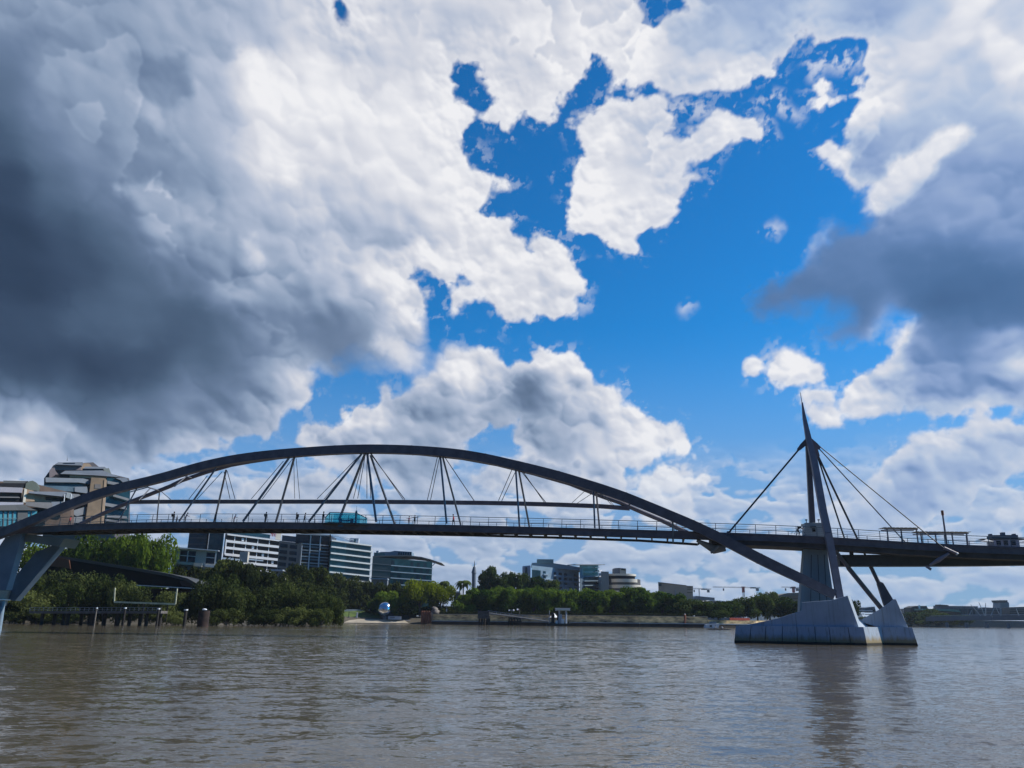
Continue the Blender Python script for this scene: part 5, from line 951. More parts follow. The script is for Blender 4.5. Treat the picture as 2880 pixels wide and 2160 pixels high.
def build_people():
    L_ = [(487, 'stand', 'black', 1.78, 1.6, 0, 'tall person in black with arms down, leftmost of the three before the first leaning hanger', 1), (497, 'stand', 'black', 1.15, 1.3, 0, 'small child in dark clothes standing between two adults at the left hangers', 0), (521, 'lean', 'navy', 1.55, 1.0, .3, 'person in navy leaning forward right of the left leaning hanger', 0),
          (604, 'walk', 'black', 1.6, 1.4, 0, 'person in black walking at the foot of the second dark hanger', 0), (658, 'lean', 'pink', 1.25, 1.0, .2, 'small person in pink bending at the railing', 0), (747, 'stand', 'brown', 1.62, .9, 1.3, 'person in brown standing alone above the white office block', 1),
          (835, 'walk', 'black', 1.6, 1.2, 2.8, 'person in black walking above the tan office block, left of a pair', 1), (856, 'walk', 'brown', 1.6, 1.5, .2, 'person in brown walking right of the pair above the tan block', 0), (908, 'stand', 'black', 1.75, 1.0, 1.0, 'person in black at the left end of the teal glass lookout', 0),
          (1150, 'arms', 'pink', 1.25, .9, 1.5, 'child in a pink shirt reaching toward a companion', 0), (1166, 'arms', 'black', 1.42, .9, 1.6, 'person in dark clothes with arms spread beside the child in pink', 0), (1276, 'walk', 'red', 1.68, 1.2, 3.0, 'person in a dark red shirt walking between two hangers', 0),
          (2242, 'bike', 'black', 1.6, 1.2, .1, 'cyclist in black with a backpack leaning forward left of the concrete column', 1), (196, 'walk', 'red', 1.6, 1.3, .2, 'person in red in front of the tall apartment block', 0)]
    for px, pose, s, h, off, fc, lb, pk in L_:
        y0 = float(np.interp(px, [q[0] for q in _dk], [q[1] for q in _dk])); p = bp(px, y0-8, off); s0 = bs(p); z = dzs(s0)
        person(Vector((p.x, p.y, z)), h, pose, s, lb, 'people on the footbridge', fc+math.atan2(BD.y, BD.x), bool(pk))
    p = bp(2240, 1502, 1.2); z = dzs(bs(p)); t = thing('bicycle', (p.x, p.y, z), 'dark bicycle under the cyclist left of the concrete column', 'bicycle'); q = Vector((p.x+.25, p.y, z)); m = MB()
    for dx in (-.52, .52):
        w_ = MB(); w_.sweep([q+BD*(dx+.33*math.cos(a))+Vector((0, 0, .34+.33*math.sin(a))) for a in [2*math.pi*j/18 for j in range(19)]], .022, 5, False); w_.build('wheel', BLACK, t)
    A, B, C, D_ = q+BD*-.52+Vector((0, 0, .34)), q+BD*-.18+Vector((0, 0, .88)), q+BD*.36+Vector((0, 0, .86)), q+BD*.52+Vector((0, 0, .34)); E = q+Vector((0, 0, .32))
    for a, b in ((A, B), (B, C), (C, D_), (C, E), (B, E), (A, E)): m.tube(a, b, .02, n=5)
    m.build('frame', CABLE, t); m = MB(); m.beam(C+Vector((0, 0, .02))-BN*.25, C+Vector((0, 0, .16))+BN*.25, .03, .03); m.build('handlebar', CABLE, t)
# ---------------------------------------------------------------- things on the deck
def build_deck_things():
    ang = math.atan2(BD.y, BD.x)
    def dk(px, off, dz_=0): s0 = bs(bp(px, 1490, off)); return bat(s0, off, dzs(s0)+dz_)
    a, b = dk(912, -.2), dk(1031, -.2); t = thing('glass_lookout', a.lerp(b, .5), 'teal tinted glass balustrade bay bulging from the footbridge railing', 'lookout'); h = 1.35
    A = [a, a+BD*1.0-BN*.9, b-BD*1.3-BN*.9, b]; n = 3
    for i, (p, q) in enumerate(zip(A, A[1:])):
        hp, hq = (.7 if i == 0 else h), (.7 if i == 2 else h); m = MB(); m.prism([p, q, q+Vector((0, 0, hq)), p+Vector((0, 0, hp))], BN*.03); m.build('glass_panel', TEAL, t)
    m = MB(); m.beam(A[1]+BN*1.5+Vector((0, 0, h/2)), A[2]+BN*1.5+Vector((0, 0, h/2)), .03, h); m.build('glass_panel', TEAL, t)
    m = MB()
    for i, (p, q) in enumerate(zip(A, A[1:])): m.beam(p+Vector((0, 0, .7 if i == 0 else h)), q+Vector((0, 0, .7 if i == 2 else h)), .09, .09); m.beam(p+Vector((0, 0, .55)), q+Vector((0, 0, .55)), .05, .05); pass
    for p in A[1:3]: m.tube(p, p+Vector((0, 0, h)), .05, n=6)
    m.build('frame', mat('teal_frame', (.02, .12, .16), .4), t)
    m = MB(); m.prism([A[0]-BD*.4+Vector((0, 0, 0)), A[1]+Vector((0, 0, 0)), A[2], A[3]+BD*.2], (0, 0, -.25)); m.build('floor', UNDER, t)
    p = dk(972, .6, .42); t = thing('bench', p, 'dark bench behind the glass lookout', 'bench'); m = MB(); m.beam(p-BD*1.05, p+BD*1.05, .5, .10); m.build('seat', WOODP, t)
    for s in (-1, 1): m = MB(); m.beam(p+BD*s*.85-Vector((0, 0, .42)), p+BD*s*.85+Vector((0, 0, .30)), .45, .1); m.build('leg', WOODP, t)
    p = dk(999, 1.0, 0); t = thing('information_column', p, 'dark teal column standing in the glass lookout with a thin aerial', 'column'); m = MB(); m.sweep([p, p+Vector((0, 0, 1.75)), p+Vector((0, 0, 1.95))], [.16, .16, .08], 12); m.build('shaft', mat('dark_teal', (.03, .10, .15), .4), t); m = MB(); m.tube(p+Vector((0, 0, 1.9)), p+Vector((0, 0, 2.6)), .02, n=5); m.build('aerial', CABLE, t)
    for i, (x0, x1, yt, yb, lb) in enumerate(((2487, 2581, 1488, 1521, 'higher left slatted shade canopy on the right deck'), (2578, 2724, 1499.5, 1524, 'longer lower slatted shade canopy on the right deck'))):
        off = .9; A, B = bp(x0, yt, off), bp(x1, yt+1, off); z = min(A.z, B.z); A = Vector((A.x, A.y, A.z)); B = Vector((B.x, B.y, B.z)); t = thing('shade_canopy', Vector((A.x, A.y, dzs(bs(A)))), lb, 'shade canopy', 'shade canopies on the deck')
        m = MB(); m.beam(A, B, .14, .14); m.beam(A+BN*1.6, B+BN*1.6, .12, .12); m.build('roof_beam', STEEL_MAST, t); m = MB(); n = 9 if i == 0 else 13
        for k in range(n): q = A.lerp(B, k/(n-1)); m.beam(q+Vector((0, 0, .16))-BN*.5, q+Vector((0, 0, .24))+BN*2.1, .34, .05)
        m.build('slats', mat('weathered_slats%d' % i, (.30, .27, .20), .8), t)
        for k in range(3 if i == 0 else 4):
            q = A.lerp(B, (.08, .5, .96)[k] if i == 0 else (.08, .36, .68, .96)[k]); m = MB(); m.tube(Vector((q.x, q.y, dzs(bs(q)))), q, .09, n=6); m.build('post', STEEL_MAST, t)
    p = dk(2657, 1.2); tp = bp(2650, 1438, 1.2); t = thing('deck_pole', p, 'lone dark leaning pole between the shade canopies', 'pole'); m = MB(); m.tube(p, tp, .13, .10, 8); m.build('shaft', STEEL_MAST, t); m = MB(); m.tube(tp-Vector((0, 0, .5)), tp+Vector((0, 0, .1)), .16, n=8); m.build('cap', RUST, t)
    # kiosk at the right edge
    c = bp(2822, 1530, 3.2); z = dzs(bs(c)); c = Vector((c.x, c.y, z)); t = thing('deck_kiosk', c, 'small kiosk with dark roof boxes and winged eaves on the right deck', 'kiosk'); m = MB()
    m.box(c+Vector((0, 0, .55)), (3.0, 2.0, 1.1), ang); m.build('wall', mat('lilac_wall', (.36, .36, .46), .7), t); m = MB()
    for dx in (-.95, -.1, .8): m.box(c+BD*dx-BN*1.02+Vector((0, 0, .7)), (.5, .06, .6), ang)
    m.build('window', GLASS, t); m = MB(); a = c+Vector((0, 0, 1.22)); m.beam(a-BD*2.9, a-BD*1.6, 1.6, .03, (0, 0, 1), 2.3, .16); m.beam(a-BD*1.6, a+BD*1.6, 2.3, .16); m.beam(a+BD*1.6, a+BD*2.8, 2.3, .16, (0, 0, 1), 1.6, .03); m.build('eaves', ROOFD, t)
    m = MB(); m.box(c+Vector((0, 0, 1.5)), (3.1, 1.6, .45), ang); m.box(c-BD*1.4+Vector((0, 0, 1.75)), (.3, .6, .35), ang); m.box(c+BD*.1+Vector((0, 0, 1.9)), (.4, .6, .42), ang); m.box(c+BD*1.4+Vector((0, 0, 1.75)), (.3, .6, .35), ang); m.build('roof_plant', mat('slate_box', (.13, .14, .18), .7), t)
    for i, (dx, r_) in enumerate(((-2.4, .8), (2.5, .8))):
        q = c+BD*dx-BN*1.2; u = thing('white_umbrella', q, ('white cafe umbrella left of the deck kiosk', 'white cafe umbrella right of the deck kiosk')[i], 'umbrella', 'umbrellas by the kiosk'); m = MB(); k = 8; ap = q+Vector((0, 0, 1.15)); rim = [q+Vector((math.cos(6.283*j/k)*r_, math.sin(6.283*j/k)*r_, .85)) for j in range(k)]; m.add(rim+[ap], [(j, (j+1) % k, k) for j in range(k)]); m.build('canopy', WHITEP, u); m = MB(); m.tube(q, ap, .03, n=5); m.build('pole', CONC, u)
# ---------------------------------------------------------------- buildings
def fac(L_, Rr, Y0, Y1, name, label, base=3.0, depth=14, wall=WHITE, cat='office building'):
    """facade frame: L_/Rr = (px, ytop) of the two upper corners at distances Y0, Y1; returns helpers in facade coordinates (u 0..1, z)"""
    A, B = at(*L_, Y0), at(*Rr, Y1); o = thing(name, (A.x, A.y, base), label, cat)
    d = Vector((B.x-A.x, B.y-A.y, 0)); W = d.length; d.normalize(); nb = Vector((-d.y, d.x, 0))          # nb points away from the viewer
    def P(u, z, off=0): q = Vector((A.x, A.y, 0))+d*(u*W)+nb*off; q.z = z; return q
    top = lambda u: A.z+(B.z-A.z)*u
    vd = Vector((A.x, A.y, 0)).normalized(); m = MB(); m.prism([P(0, base), P(1, base), P(1, top(1)), P(0, top(0))], vd*depth); m.build('wall', wall, o)
    return o, P, top, W, d, nb
def bands(o, P, top, u0, u1, zs, h, m_, name, off=-.25, th=.5):
    for k, z in enumerate(zs):
        t = MB(); dz_ = z
        a, b = P(u0, top(u0)-z, off), P(u1, top(u1)-z, off); t.beam(a, b, th, h); t.build(name, m_, o)
def pane(o, P, top, u0, u1, z0, z1, m_, name='window', off=-.06):
    t = MB(); t.prism([P(u0, top(u0)-z1, off), P(u1, top(u1)-z1, off), P(u1, top(u1)-z0, off), P(u0, top(u0)-z0, off)], (P(0, 0, .1)-P(0, 0, 0))); return t.build(name, m_, o)
def build_city():
    # --- A: tall stepped apartment block at the left
    Y = 322; t = thing('apartment_tower', at(240, 1500, Y), 'tall stepped tan and white apartment block behind the left end of the footbridge', 'apartment building')
    def quad(L_, name, m_, th=1.2, off=0): m = MB(); m.prism([at(x, y, Y+off*1.0+(x-150)*Y/FPX*.75) for x, y in L_], (-.35*th, .9*th, 0)); return m.build(name, m_, t)
    S = 300/1914.
    z = lambda L_: [(x*S, 1280+y*S) for x, y in L_]
    A_W = mat('apartment_white', (.21, .215, .23), .75, 0, .12, .3); A_RF = mat('apartment_roofing', (.15, .17, .21), .5, 0, .1, .3); A_B = mat('apartment_balcony', (.17, .165, .17), .8, 0, .12, .3)
    quad([(139, 1325), (150, 1308), (262, 1300), (300, 1330), (362, 1345), (362, 1520), (120, 1520), (124, 1345)], 'wall', mat('apartment_core', (.11, .10, .11), .8, 0, .2, .2), 9, 6)
    quad(z([(985, 165), (1450, 175), (1450, 270), (985, 270)]), 'penthouse', mat('mauve_wall', (.15, .13, .15), .8), 5, 4)
    quad(z([(1040, 128), (1480, 125), (1455, 185), (985, 168)]), 'roof', A_RF, 4, 2); quad(z([(1140, 140), (1350, 138), (1340, 160), (1120, 158)]), 'skylight', GLASS, .1, 1.9)
    quad(z([(1455, 175), (1480, 145), (1600, 150), (1650, 205), (1650, 262), (1455, 270)]), 'penthouse', TAN, 5, 5)
    quad(z([(885, 275), (985, 170), (985, 270), (1040, 340), (960, 400), (885, 400)]), 'wall', mat('mauve_wall_low', (.17, .14, .15), .8), 5, 3)
    quad(z([(1530, 205), (1880, 210), (1920, 245), (1500, 240)]), 'roof', A_RF, 6, 1); quad(z([(1480, 240), (1850, 248), (1850, 275), (1480, 272)]), 'window', GLASS, .5, 2)
    quad([(290, 1319), (306, 1316), (311, 1328), (311, 1333), (298, 1330)], 'vault_roof', mat('grey_vault', (.16, .18, .17), .6), 4, .4)
    quad(z([(1080, 335), (1170, 280), (1850, 275), (2140, 395), (1680, 360)]), 'roof', A_RF, 4, 0)
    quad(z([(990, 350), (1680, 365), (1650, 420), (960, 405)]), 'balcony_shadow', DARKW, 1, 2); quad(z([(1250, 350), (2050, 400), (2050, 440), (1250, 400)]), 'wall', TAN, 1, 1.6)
    BW = mat('pale_balcony', (.19, .215, .25), .7, 0, .1, .2); BW2 = mat('teal_balcony', (.09, .14, .17), .3, 0, .2, .2)
    quad(z([(815, 400), (1500, 420), (1640, 455), (1640, 520), (1400, 490), (820, 485)]), 'balcony', BW, 1.5, -1.5)
    quad(z([(805, 485), (1400, 490), (1640, 520), (1560, 570), (790, 550)]), 'window', GLASS_T, 1, .2)
    quad(z([(680, 540), (1350, 565), (1530, 565), (1580, 690), (1490, 665), (860, 630)]), 'balcony', BW2, 1.5, -2); quad(z([(1340, 570), (1560, 565), (1585, 690), (1340, 655)]), 'balcony', BW, 1.5, -2.4)
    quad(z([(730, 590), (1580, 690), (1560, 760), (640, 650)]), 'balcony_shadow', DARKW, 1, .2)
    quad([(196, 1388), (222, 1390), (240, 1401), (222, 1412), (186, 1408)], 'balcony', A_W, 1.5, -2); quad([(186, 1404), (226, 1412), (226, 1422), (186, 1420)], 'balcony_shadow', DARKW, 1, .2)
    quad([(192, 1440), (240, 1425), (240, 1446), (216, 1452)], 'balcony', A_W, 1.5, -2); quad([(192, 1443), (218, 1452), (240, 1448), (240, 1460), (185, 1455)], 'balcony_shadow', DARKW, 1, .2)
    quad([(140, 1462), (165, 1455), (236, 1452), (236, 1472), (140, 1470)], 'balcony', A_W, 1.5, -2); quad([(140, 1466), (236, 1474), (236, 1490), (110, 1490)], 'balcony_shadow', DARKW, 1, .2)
    quad(z([(1640, 400), (1890, 415), (1890, 640), (1830, 1230), (1530, 1230), (1600, 700)]), 'stair_tower', mat('stair_tan', (.22, .155, .10), .85, 0, .12, .3), 4, -3); quad(z([(1870, 440), (1905, 440), (1850, 1230), (1815, 1230)]), 'tower_edge', TAN, 3.6, -3.3)
    quad(z([(1700, 520), (1810, 522), (1805, 600), (1695, 598)]), 'window', mat('tower_window', (.12, .10, .09), .5), .3, -3.2)
    quad([(301, 1342), (362, 1350), (366, 1382), (360, 1480), (292, 1480), (296, 1400)], 'window', GLASS_T, 2, .5)
    for i, (a, b, c) in enumerate((((302, 1352), (334, 1358), 8), ((318, 1389), (362, 1402), 7), ((292, 1413), (355, 1424), 9), ((300, 1448), (356, 1452), 7), ((296, 1460), (356, 1466), 6))):
        quad([a, b, (b[0]+2, b[1]+c), (a[0], a[1]+c)], 'balcony', A_W, 1.5, -1.5)
    quad([(324, 1344), (356, 1344), (364, 1358), (348, 1358), (338, 1350)], 'vault_roof', A_RF, 4, -.5); quad([(188, 1296), (189, 1281), (190, 1296)], 'aerial', CABLE, .1, 3)
    # --- B: lower apartment block
    Y = 300; t = thing('apartment_block', at(70, 1500, Y), 'lower brown and white apartment block at the left picture edge', 'apartment building')
    quad([(-60, 1352), (80, 1356), (200, 1386), (200, 1490), (-60, 1490)], 'wall', mat('brown_wall', (.12, .08, .06), .85, 0, .2, .2), 9, 6)
    quad(z([(60, 455), (500, 465), (440, 505), (60, 500)]), 'roof', ROOFD, 5, 1); quad(z([(470, 500), (530, 465), (590, 458), (650, 490), (680, 560), (660, 640), (560, 630), (450, 590)]), 'vault_roof', mat('mossy_vault', (.09, .11, .09), .8), 5, 0)
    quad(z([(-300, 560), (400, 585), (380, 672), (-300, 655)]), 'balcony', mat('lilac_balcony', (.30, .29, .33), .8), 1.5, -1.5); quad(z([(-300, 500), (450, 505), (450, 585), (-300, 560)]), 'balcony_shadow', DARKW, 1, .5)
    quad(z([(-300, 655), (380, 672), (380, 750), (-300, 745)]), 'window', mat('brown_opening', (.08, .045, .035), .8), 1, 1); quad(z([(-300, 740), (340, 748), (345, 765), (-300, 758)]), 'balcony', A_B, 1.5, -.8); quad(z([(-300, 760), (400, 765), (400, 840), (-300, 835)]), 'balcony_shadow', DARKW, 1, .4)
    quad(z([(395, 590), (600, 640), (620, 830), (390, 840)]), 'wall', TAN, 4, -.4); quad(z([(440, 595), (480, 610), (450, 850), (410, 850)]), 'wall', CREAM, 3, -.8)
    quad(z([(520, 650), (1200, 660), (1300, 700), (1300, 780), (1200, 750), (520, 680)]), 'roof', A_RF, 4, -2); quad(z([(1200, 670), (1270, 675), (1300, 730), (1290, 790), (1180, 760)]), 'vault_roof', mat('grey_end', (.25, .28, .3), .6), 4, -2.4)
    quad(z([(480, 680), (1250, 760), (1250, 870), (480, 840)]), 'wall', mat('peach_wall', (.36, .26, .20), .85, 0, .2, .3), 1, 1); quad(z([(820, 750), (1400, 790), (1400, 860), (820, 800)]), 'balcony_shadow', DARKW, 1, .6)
    quad(z([(-300, 835), (410, 850), (410, 915), (-300, 915)]), 'balcony', mat('lilac_balcony_low', (.34, .34, .40), .8), 1.5, -1.8); quad(z([(460, 840), (900, 850), (940, 870), (930, 970), (880, 965), (460, 905)]), 'balcony', A_B, 1.5, -2); quad(z([(920, 840), (1200, 830), (1250, 870), (1100, 930), (940, 960)]), 'balcony', A_RF, 1.5, -1.6)
    for x in (1160, 1275): quad(z([(x, 700), (x+12, 700), (x-12, 890), (x-24, 890)]), 'post', WHITE, .2, -2.6)
    quad(z([(-300, 915), (1000, 965), (900, 1130), (-300, 1130)]), 'wall', DARKW, 1, .8)
    # --- C: teal glass pavilion
    Y = 255; t = thing('glass_pavilion', at(50, 1500, Y), 'dark roofed pavilion with bright teal glass at the left picture edge', 'pavilion')
    quad(z([(-300, 985), (300, 990), (340, 1000), (330, 1270), (-300, 1280)]), 'window', mat('bright_teal_glass', (.06, .24, .30), .2, 0, .15, .1), .4, 0)
    quad(z([(495, 1005), (660, 995), (665, 1110), (500, 1150)]), 'window', mat('bright_teal_glass_b', (.06, .24, .30), .2, 0, .15, .1), .4, 0)
    quad(z([(-300, 905), (270, 890), (420, 885), (560, 955), (660, 990), (330, 990), (-300, 995)]), 'roof', ROOFD, 3, -1); quad(z([(320, 990), (495, 990), (500, 1260), (310, 1260)]), 'wall', ROOFD, 1, -.4)
    for x in (60, 145, 230): quad(z([(x, 990), (x+14, 990), (x+4, 1275), (x-10, 1275)]), 'mullion', ROOFD, .2, -.3)
    quad(z([(565, 1000), (575, 1000), (568, 1140), (560, 1140)]), 'mullion', ROOFD, .2, -.3); quad(z([(-300, 1130), (330, 1125), (330, 1140), (-300, 1145)]), 'transom', mat('teal_transom', (.04, .2, .26), .5), .1, -.2)
    # --- D: white pavilion house
    o, P, top, W, d, nb = fac((494, 1542), (610, 1551), 300, 303, 'white_pavilion', 'small white flat roofed house with large windows above the dark trees', 8, 8, mat('grey_white_wall', (.42, .43, .41), .8), 'house')
    bands(o, P, top, -.02, 1.06, [-.2], .3, WHITE, 'roof_edge', -1, 2.2)
    pane(o, P, top, .13, .50, .6, 4.6, GLASS); pane(o, P, top, .76, .97, .6, 4.6, GLASS)
    for u in (.31,): pane(o, P, top, u-.01, u+.01, .6, 4.6, WHITE, 'mullion', -.2)
    for u0, u1 in ((.13, .5), (.76, .97)): pane(o, P, top, u0, u1, 2.3, 2.55, WHITE, 'transom', -.2)
    pane(o, P, top, -.01, .015, 0, 5, WHITE, 'corner_post', -.3); pane(o, P, top, .97, 1.0, 0, 5, WHITE, 'corner_post', -.3)
    bands(o, P, top, .12, .62, [5.3], .8, CREAM, 'balcony', -.8, 1.4); bands(o, P, top, .5, .70, [5.4], 1.3, CREAM, 'balcony', -1.3, 1.4); bands(o, P, top, .76, .99, [5.6], .6, WHITE, 'balcony', -.8, 1.4)
    # --- E: dark blue and green glass towers behind
    o, P, top, W, d, nb = fac((536, 1470), (592, 1470), 520, 520, 'dark_glass_tower', 'dark blue glass tower rising behind the footbridge deck', 4, 30, GLASS_B)
    for k in range(9): pane(o, P, top, .02, .9, 1+k*4.0, 2.2+k*4.0, mat('spandrel%d' % k, (.02, .04, .06), .3) if k == 0 else bpy.data.materials['spandrel0'], 'spandrel_band', -.1)
    pane(o, P, top, .9, 1.0, 0, 40, BLACK, 'wall_panel', -.12)
    o, P, top, W, d, nb = fac((593, 1470), (634, 1470), 505, 505, 'green_glass_tower', 'dark green glass tower left of the white banded office', 4, 30, mat('green_curtain_wall', (.015, .055, .06), .12, 0, .3, .2))
    for u in (.0, .93): pane(o, P, top, u, u+.05, 0, 44, mat('teal_edge%d' % (u*10), (.03, .13, .15), .3), 'corner_fin', -.2)
    # --- F: white banded hospital block
    o, P, top, W, d, nb = fac((634, 1500), (790, 1519), 466, 492, 'white_banded_office', 'white office block with long white balcony bands and dark strips', 4, 22, DARKW)
    pane(o, P, top, -.03, .8, -2.5, -.2, GLASS_B, 'roof_storey', .5)
    for k in range(7):
        z0 = .3+k*3.75; bands(o, P, top, .02 if k < 4 else .1+.06*(k-3), 1.0, [z0+.3], (.7, 1.35, 1.35, 1.35, 1.35, 1.35, 1.4)[k], WHITE, 'balcony_band', -.6, 1.3)
        for j, u in enumerate((.16, .36, .57, .78)): pane(o, P, top, u, u+.012, z0+.6, z0+3.6, WHITE, 'column', -.3)
        for j in range(5):
            if (k*3+j) % 4 == 1: pane(o, P, top, .1+j*.19, .14+j*.19, z0+1.4, z0+3.0, WHITE, 'blind', -.2)
    pane(o, P, top, .985, 1.0, -.4, 28, WHITE, 'end_wall', -1.4); pane(o, P, top, .0, .02, 3.5, 12, WHITE, 'end_wall', -1.4)
    pane(o, P, top, .90, 1.0, -4, .6, CREAM, 'roof_block', .3)
    m = MB()
    for i, ch in enumerate('TWO'):       # red rooftop lettering, too small to read in the photo: plain strokes
        a = P(.80+i*.032, top(.8)+2.3, -.5)
        m.beam(a-Vector((0, 0, .8)), a+Vector((0, 0, .8)), .3, .3); m.beam(a+d*.9-Vector((0, 0, .8)), a+d*.9+Vector((0, 0, .8)), .3, .3); m.beam(a+Vector((0, 0, .7)), a+d*.9+Vector((0, 0, .7)), .25, .25)
    m.build('roof_lettering', REDS, o)
    m = MB(); c = P(.28, top(.28)-12.8, -6); m.box(c, (4.5, 4, 6), .1); m.build('stair_block', CREAM, o); pane(o, P, top, -.1, .35, 14.2, 15.2, ROOFG, 'lower_roof', -7); pane(o, P, top, .3, .62, 13.4, 14.1, ROOFG, 'lower_roof', -6)
    # --- G: tan office with frame
    Y = 430; o, P, top, W, d, nb = fac((786, 1521), (850, 1528), 440, 432, 'tan_office', 'grey tan office block with square windows and a white open frame front', 4, 24, TANG)
    pane(o, P, top, -.02, .7, -3.2, -.1, mat('plant_grey', (.13, .15, .18), .8), 'roof_storey', 2)
    for k in range(6):
        for u0, u1 in ((.04, .38), (.48, .80)): pane(o, P, top, u0, u1, 1.4+k*3.25, 3.4+k*3.25, GLASS)
    pane(o, P, top, .96, 1.0, -.2, 22, CREAM, 'corner_edge', -.2)
    a = 852; o2, P2, top2, W2, d2, nb2 = o, *[None]*5
    A, B = at(851, 1528, 431.8), at(930, 1534, 436)
    dd = Vector((B.x-A.x, B.y-A.y, 0)); WW = dd.length; dd.normalize()
    Pq = lambda u, z, off=0: Vector((A.x, A.y, 0))+dd*(u*WW)+Vector((-dd.y, dd.x, 0))*off+Vector((0, 0, z)); tq = lambda u: A.z+(B.z-A.z)*u
    m = MB(); m.prism([Pq(0, 4, .9), Pq(1, 4, .9), Pq(1, tq(1)+2.5, .9), Pq(0, tq(0)-.2, .9)], (0, 20, 0)); m.build('recessed_front', DARKW, o)
    for k in range(6): bands(o, Pq, tq, 0, .95, [.2+k*3.25], .55 if k else .4, WHITE if k == 0 else mat('pale_rail%d' % k, (.35, .42, .46), .6), 'frame_beam', -.1, .5); bands(o, Pq, tq, 0, .95, [1.6+k*3.25], .9, mat('rail_glass%d' % k, (.12, .17, .2), .4), 'balustrade', .1, .2)
    for u in (.27, .62): m = MB(); m.beam(Pq(u, 6, -.2), Pq(u, tq(u)+4.5, -.2), .5, .5, (0, 1, 0)); m.build('frame_column', WHITE, o)
    m = MB(); m.prism([Pq(-.25, tq(0), 2), Pq(1, tq(1), 2), Pq(1, tq(1)+5.2, 2), Pq(-.25, tq(0)+5, 2)], (0, 14, 0)); m.build('roof_storey', GLASS, o); m = MB(); m.beam(Pq(-.1, tq(0)+5.2, 0), Pq(.95, tq(1)+5.4, 0), 3, .35); m.build('roof_edge', WHITE, o)
    # --- H: glass band office
    o, P, top, W, d, nb = fac((931, 1519), (1044, 1534), 434, 451, 'glass_band_office', 'office block with dark glass and bright cream slab edges', 4, 24, mat('dark_curtain_wall', (.014, .025, .04), .3, 0, .3, .15))
    for k in range(7):
        bands(o, P, top, 0, 1.02 if k else 1.0, [.2+k*3.3], .75, mat('cream_edge%d' % k, (.70, .72, .72), .7), 'slab_edge', -.5, 1.0)
        pane(o, P, top, 0, .38, .7+k*3.3, 3.1+k*3.3, GLASS_B, 'window', -.08); pane(o, P, top, .38, .97, .7+k*3.3, 3.1+k*3.3, GLASS, 'window', -.08)
    pane(o, P, top, 1.0, 1.045, 1.5, 25, WHITE, 'end_fin', -.4); pane(o, P, top, -.03, 0, -3, 25, BLACK, 'recess', .4)
    m = MB()
    for k in range(9): a_ = P(.05+k*.07, top(.05+k*.07)+.4+(2.6-.22*k)*(1-abs(k-2)/12), 2); m.beam(a_-nb*2, a_+nb*6, .3, .18)
    m.beam(P(0, top(0)+3.5, 1), P(.62, top(.62)+1.6, 1), .3, .35); m.build('roof_pergola', CONC, o); m = MB(); m.box(P(.64, top(.64)+1.5, 3), (5, 4, 2.8), .1); m.build('roof_plant', WHITE, o); pane(o, P, top, .58, .68, -2.4, -.6, GLASS_B, 'plant_louvre', .8)
    # --- I: curved roof teal building
    o, P, top, W, d, nb = fac((1048, 1566), (1216, 1580), 452, 470, 'curved_roof_office', 'teal glass office with a dark curved winged roof', 4, 24, mat('teal_curtain', (.012, .04, .05), .25, 0, .3, .2))
    pane(o, P, top, .0, .30, 0, 24, mat('shaded_cladding', (.016, .024, .034), .3), 'side_wing', -.3)
    for k in range(5):
        bands(o, P, top, .30, .96, [3.9+k*3.4], .45, ROOFG, 'slab_edge', -.5, .9); bands(o, P, top, .0, .30, [3.7+k*3.4], .3, mat('dim_edge%d' % k, (.08, .10, .13), .5), 'slab_edge', -.5, .5)
        for j in range(12):
            if (j*7+k*3) % 5 < 3: pane(o, P, top, .31+j*.054, .355+j*.054, 1.0+k*3.4, 3.5+k*3.4, GLASS_T if (j+k) % 2 else GLASS, 'window', -.08)
    bands(o, P, top, .95, 1.0, [4+k*3.4 for k in range(5)], .3, ROOFG, 'balcony', -.8, 1.2)
    rf = [(1048, 1564), (1100, 1562), (1150, 1562), (1185, 1566), (1212, 1573), (1232, 1580), (1242, 1583)]; m = MB(); m.prism([at(x, y, 455+(x-1048)*.1) for x, y in rf]+[at(x, y+(3.0 if x < 1235 else .6), 455+(x-1048)*.1) for x, y in rf[::-1]], (0, 26, 0)); m.build('roof', mat('slate_roof', (.03, .034, .042), .5), o)
    m = MB(); m.beam(at(1216, 1592, 470), at(1225, 1582, 470), .4, .4); m.build('roof_strut', CONC, o)
    q = MB(); q.prism([at(x, y, 466) for x, y in ((1065, 1552), (1096, 1552), (1110, 1549), (1158, 1552), (1158, 1564), (1065, 1564))], (0, 12, 0)); q.build('roof_storey', mat('blue_plant', (.22, .30, .37), .6), o); q = MB(); q.prism([at(x, y, 464.5) for x, y in ((1058, 1549), (1065, 1549), (1065, 1564), (1058, 1564))], (0, 8, 0)); q.build('roof_block', WHITE, o); pane(o, P, top, .10, .28, -3.2, -.4, GLASS_B, 'roof_window', 8)
    for k in range(6): q = MB(); a_ = at(1122+k*6.5, 1557, 465.8); q.box(a_, (.8, .1, 1.4)); q.build('roof_vent', GLASS_B, o)
    # --- low roofs between blocks and trees
    for i, (x0, x1, y, h, Y, m_, lb) in enumerate(((610, 680, 1583, 1.2, 330, ROOFG, 'low blue grey roof right of the white pavilion'), (760, 800, 1604, 1.6, 330, CONC, 'small white terrace roof below the tan office'), (775, 802, 1627, 1.6, 322, CREAM, 'cream shed roof in the trees below the white banded office'), (1044, 1092, 1628, 1.6, 440, CONC, 'low white roof at the foot of the curved roof office'), (1276, 1296, 1665, 2.4, 440, WHITE, 'white garden roof glimpsed below the palm'), (596, 622, 1600, 3.6, 320, mat('blue_wall', (.10, .22, .32), .7), 'small blue hut among the dark trees'))):
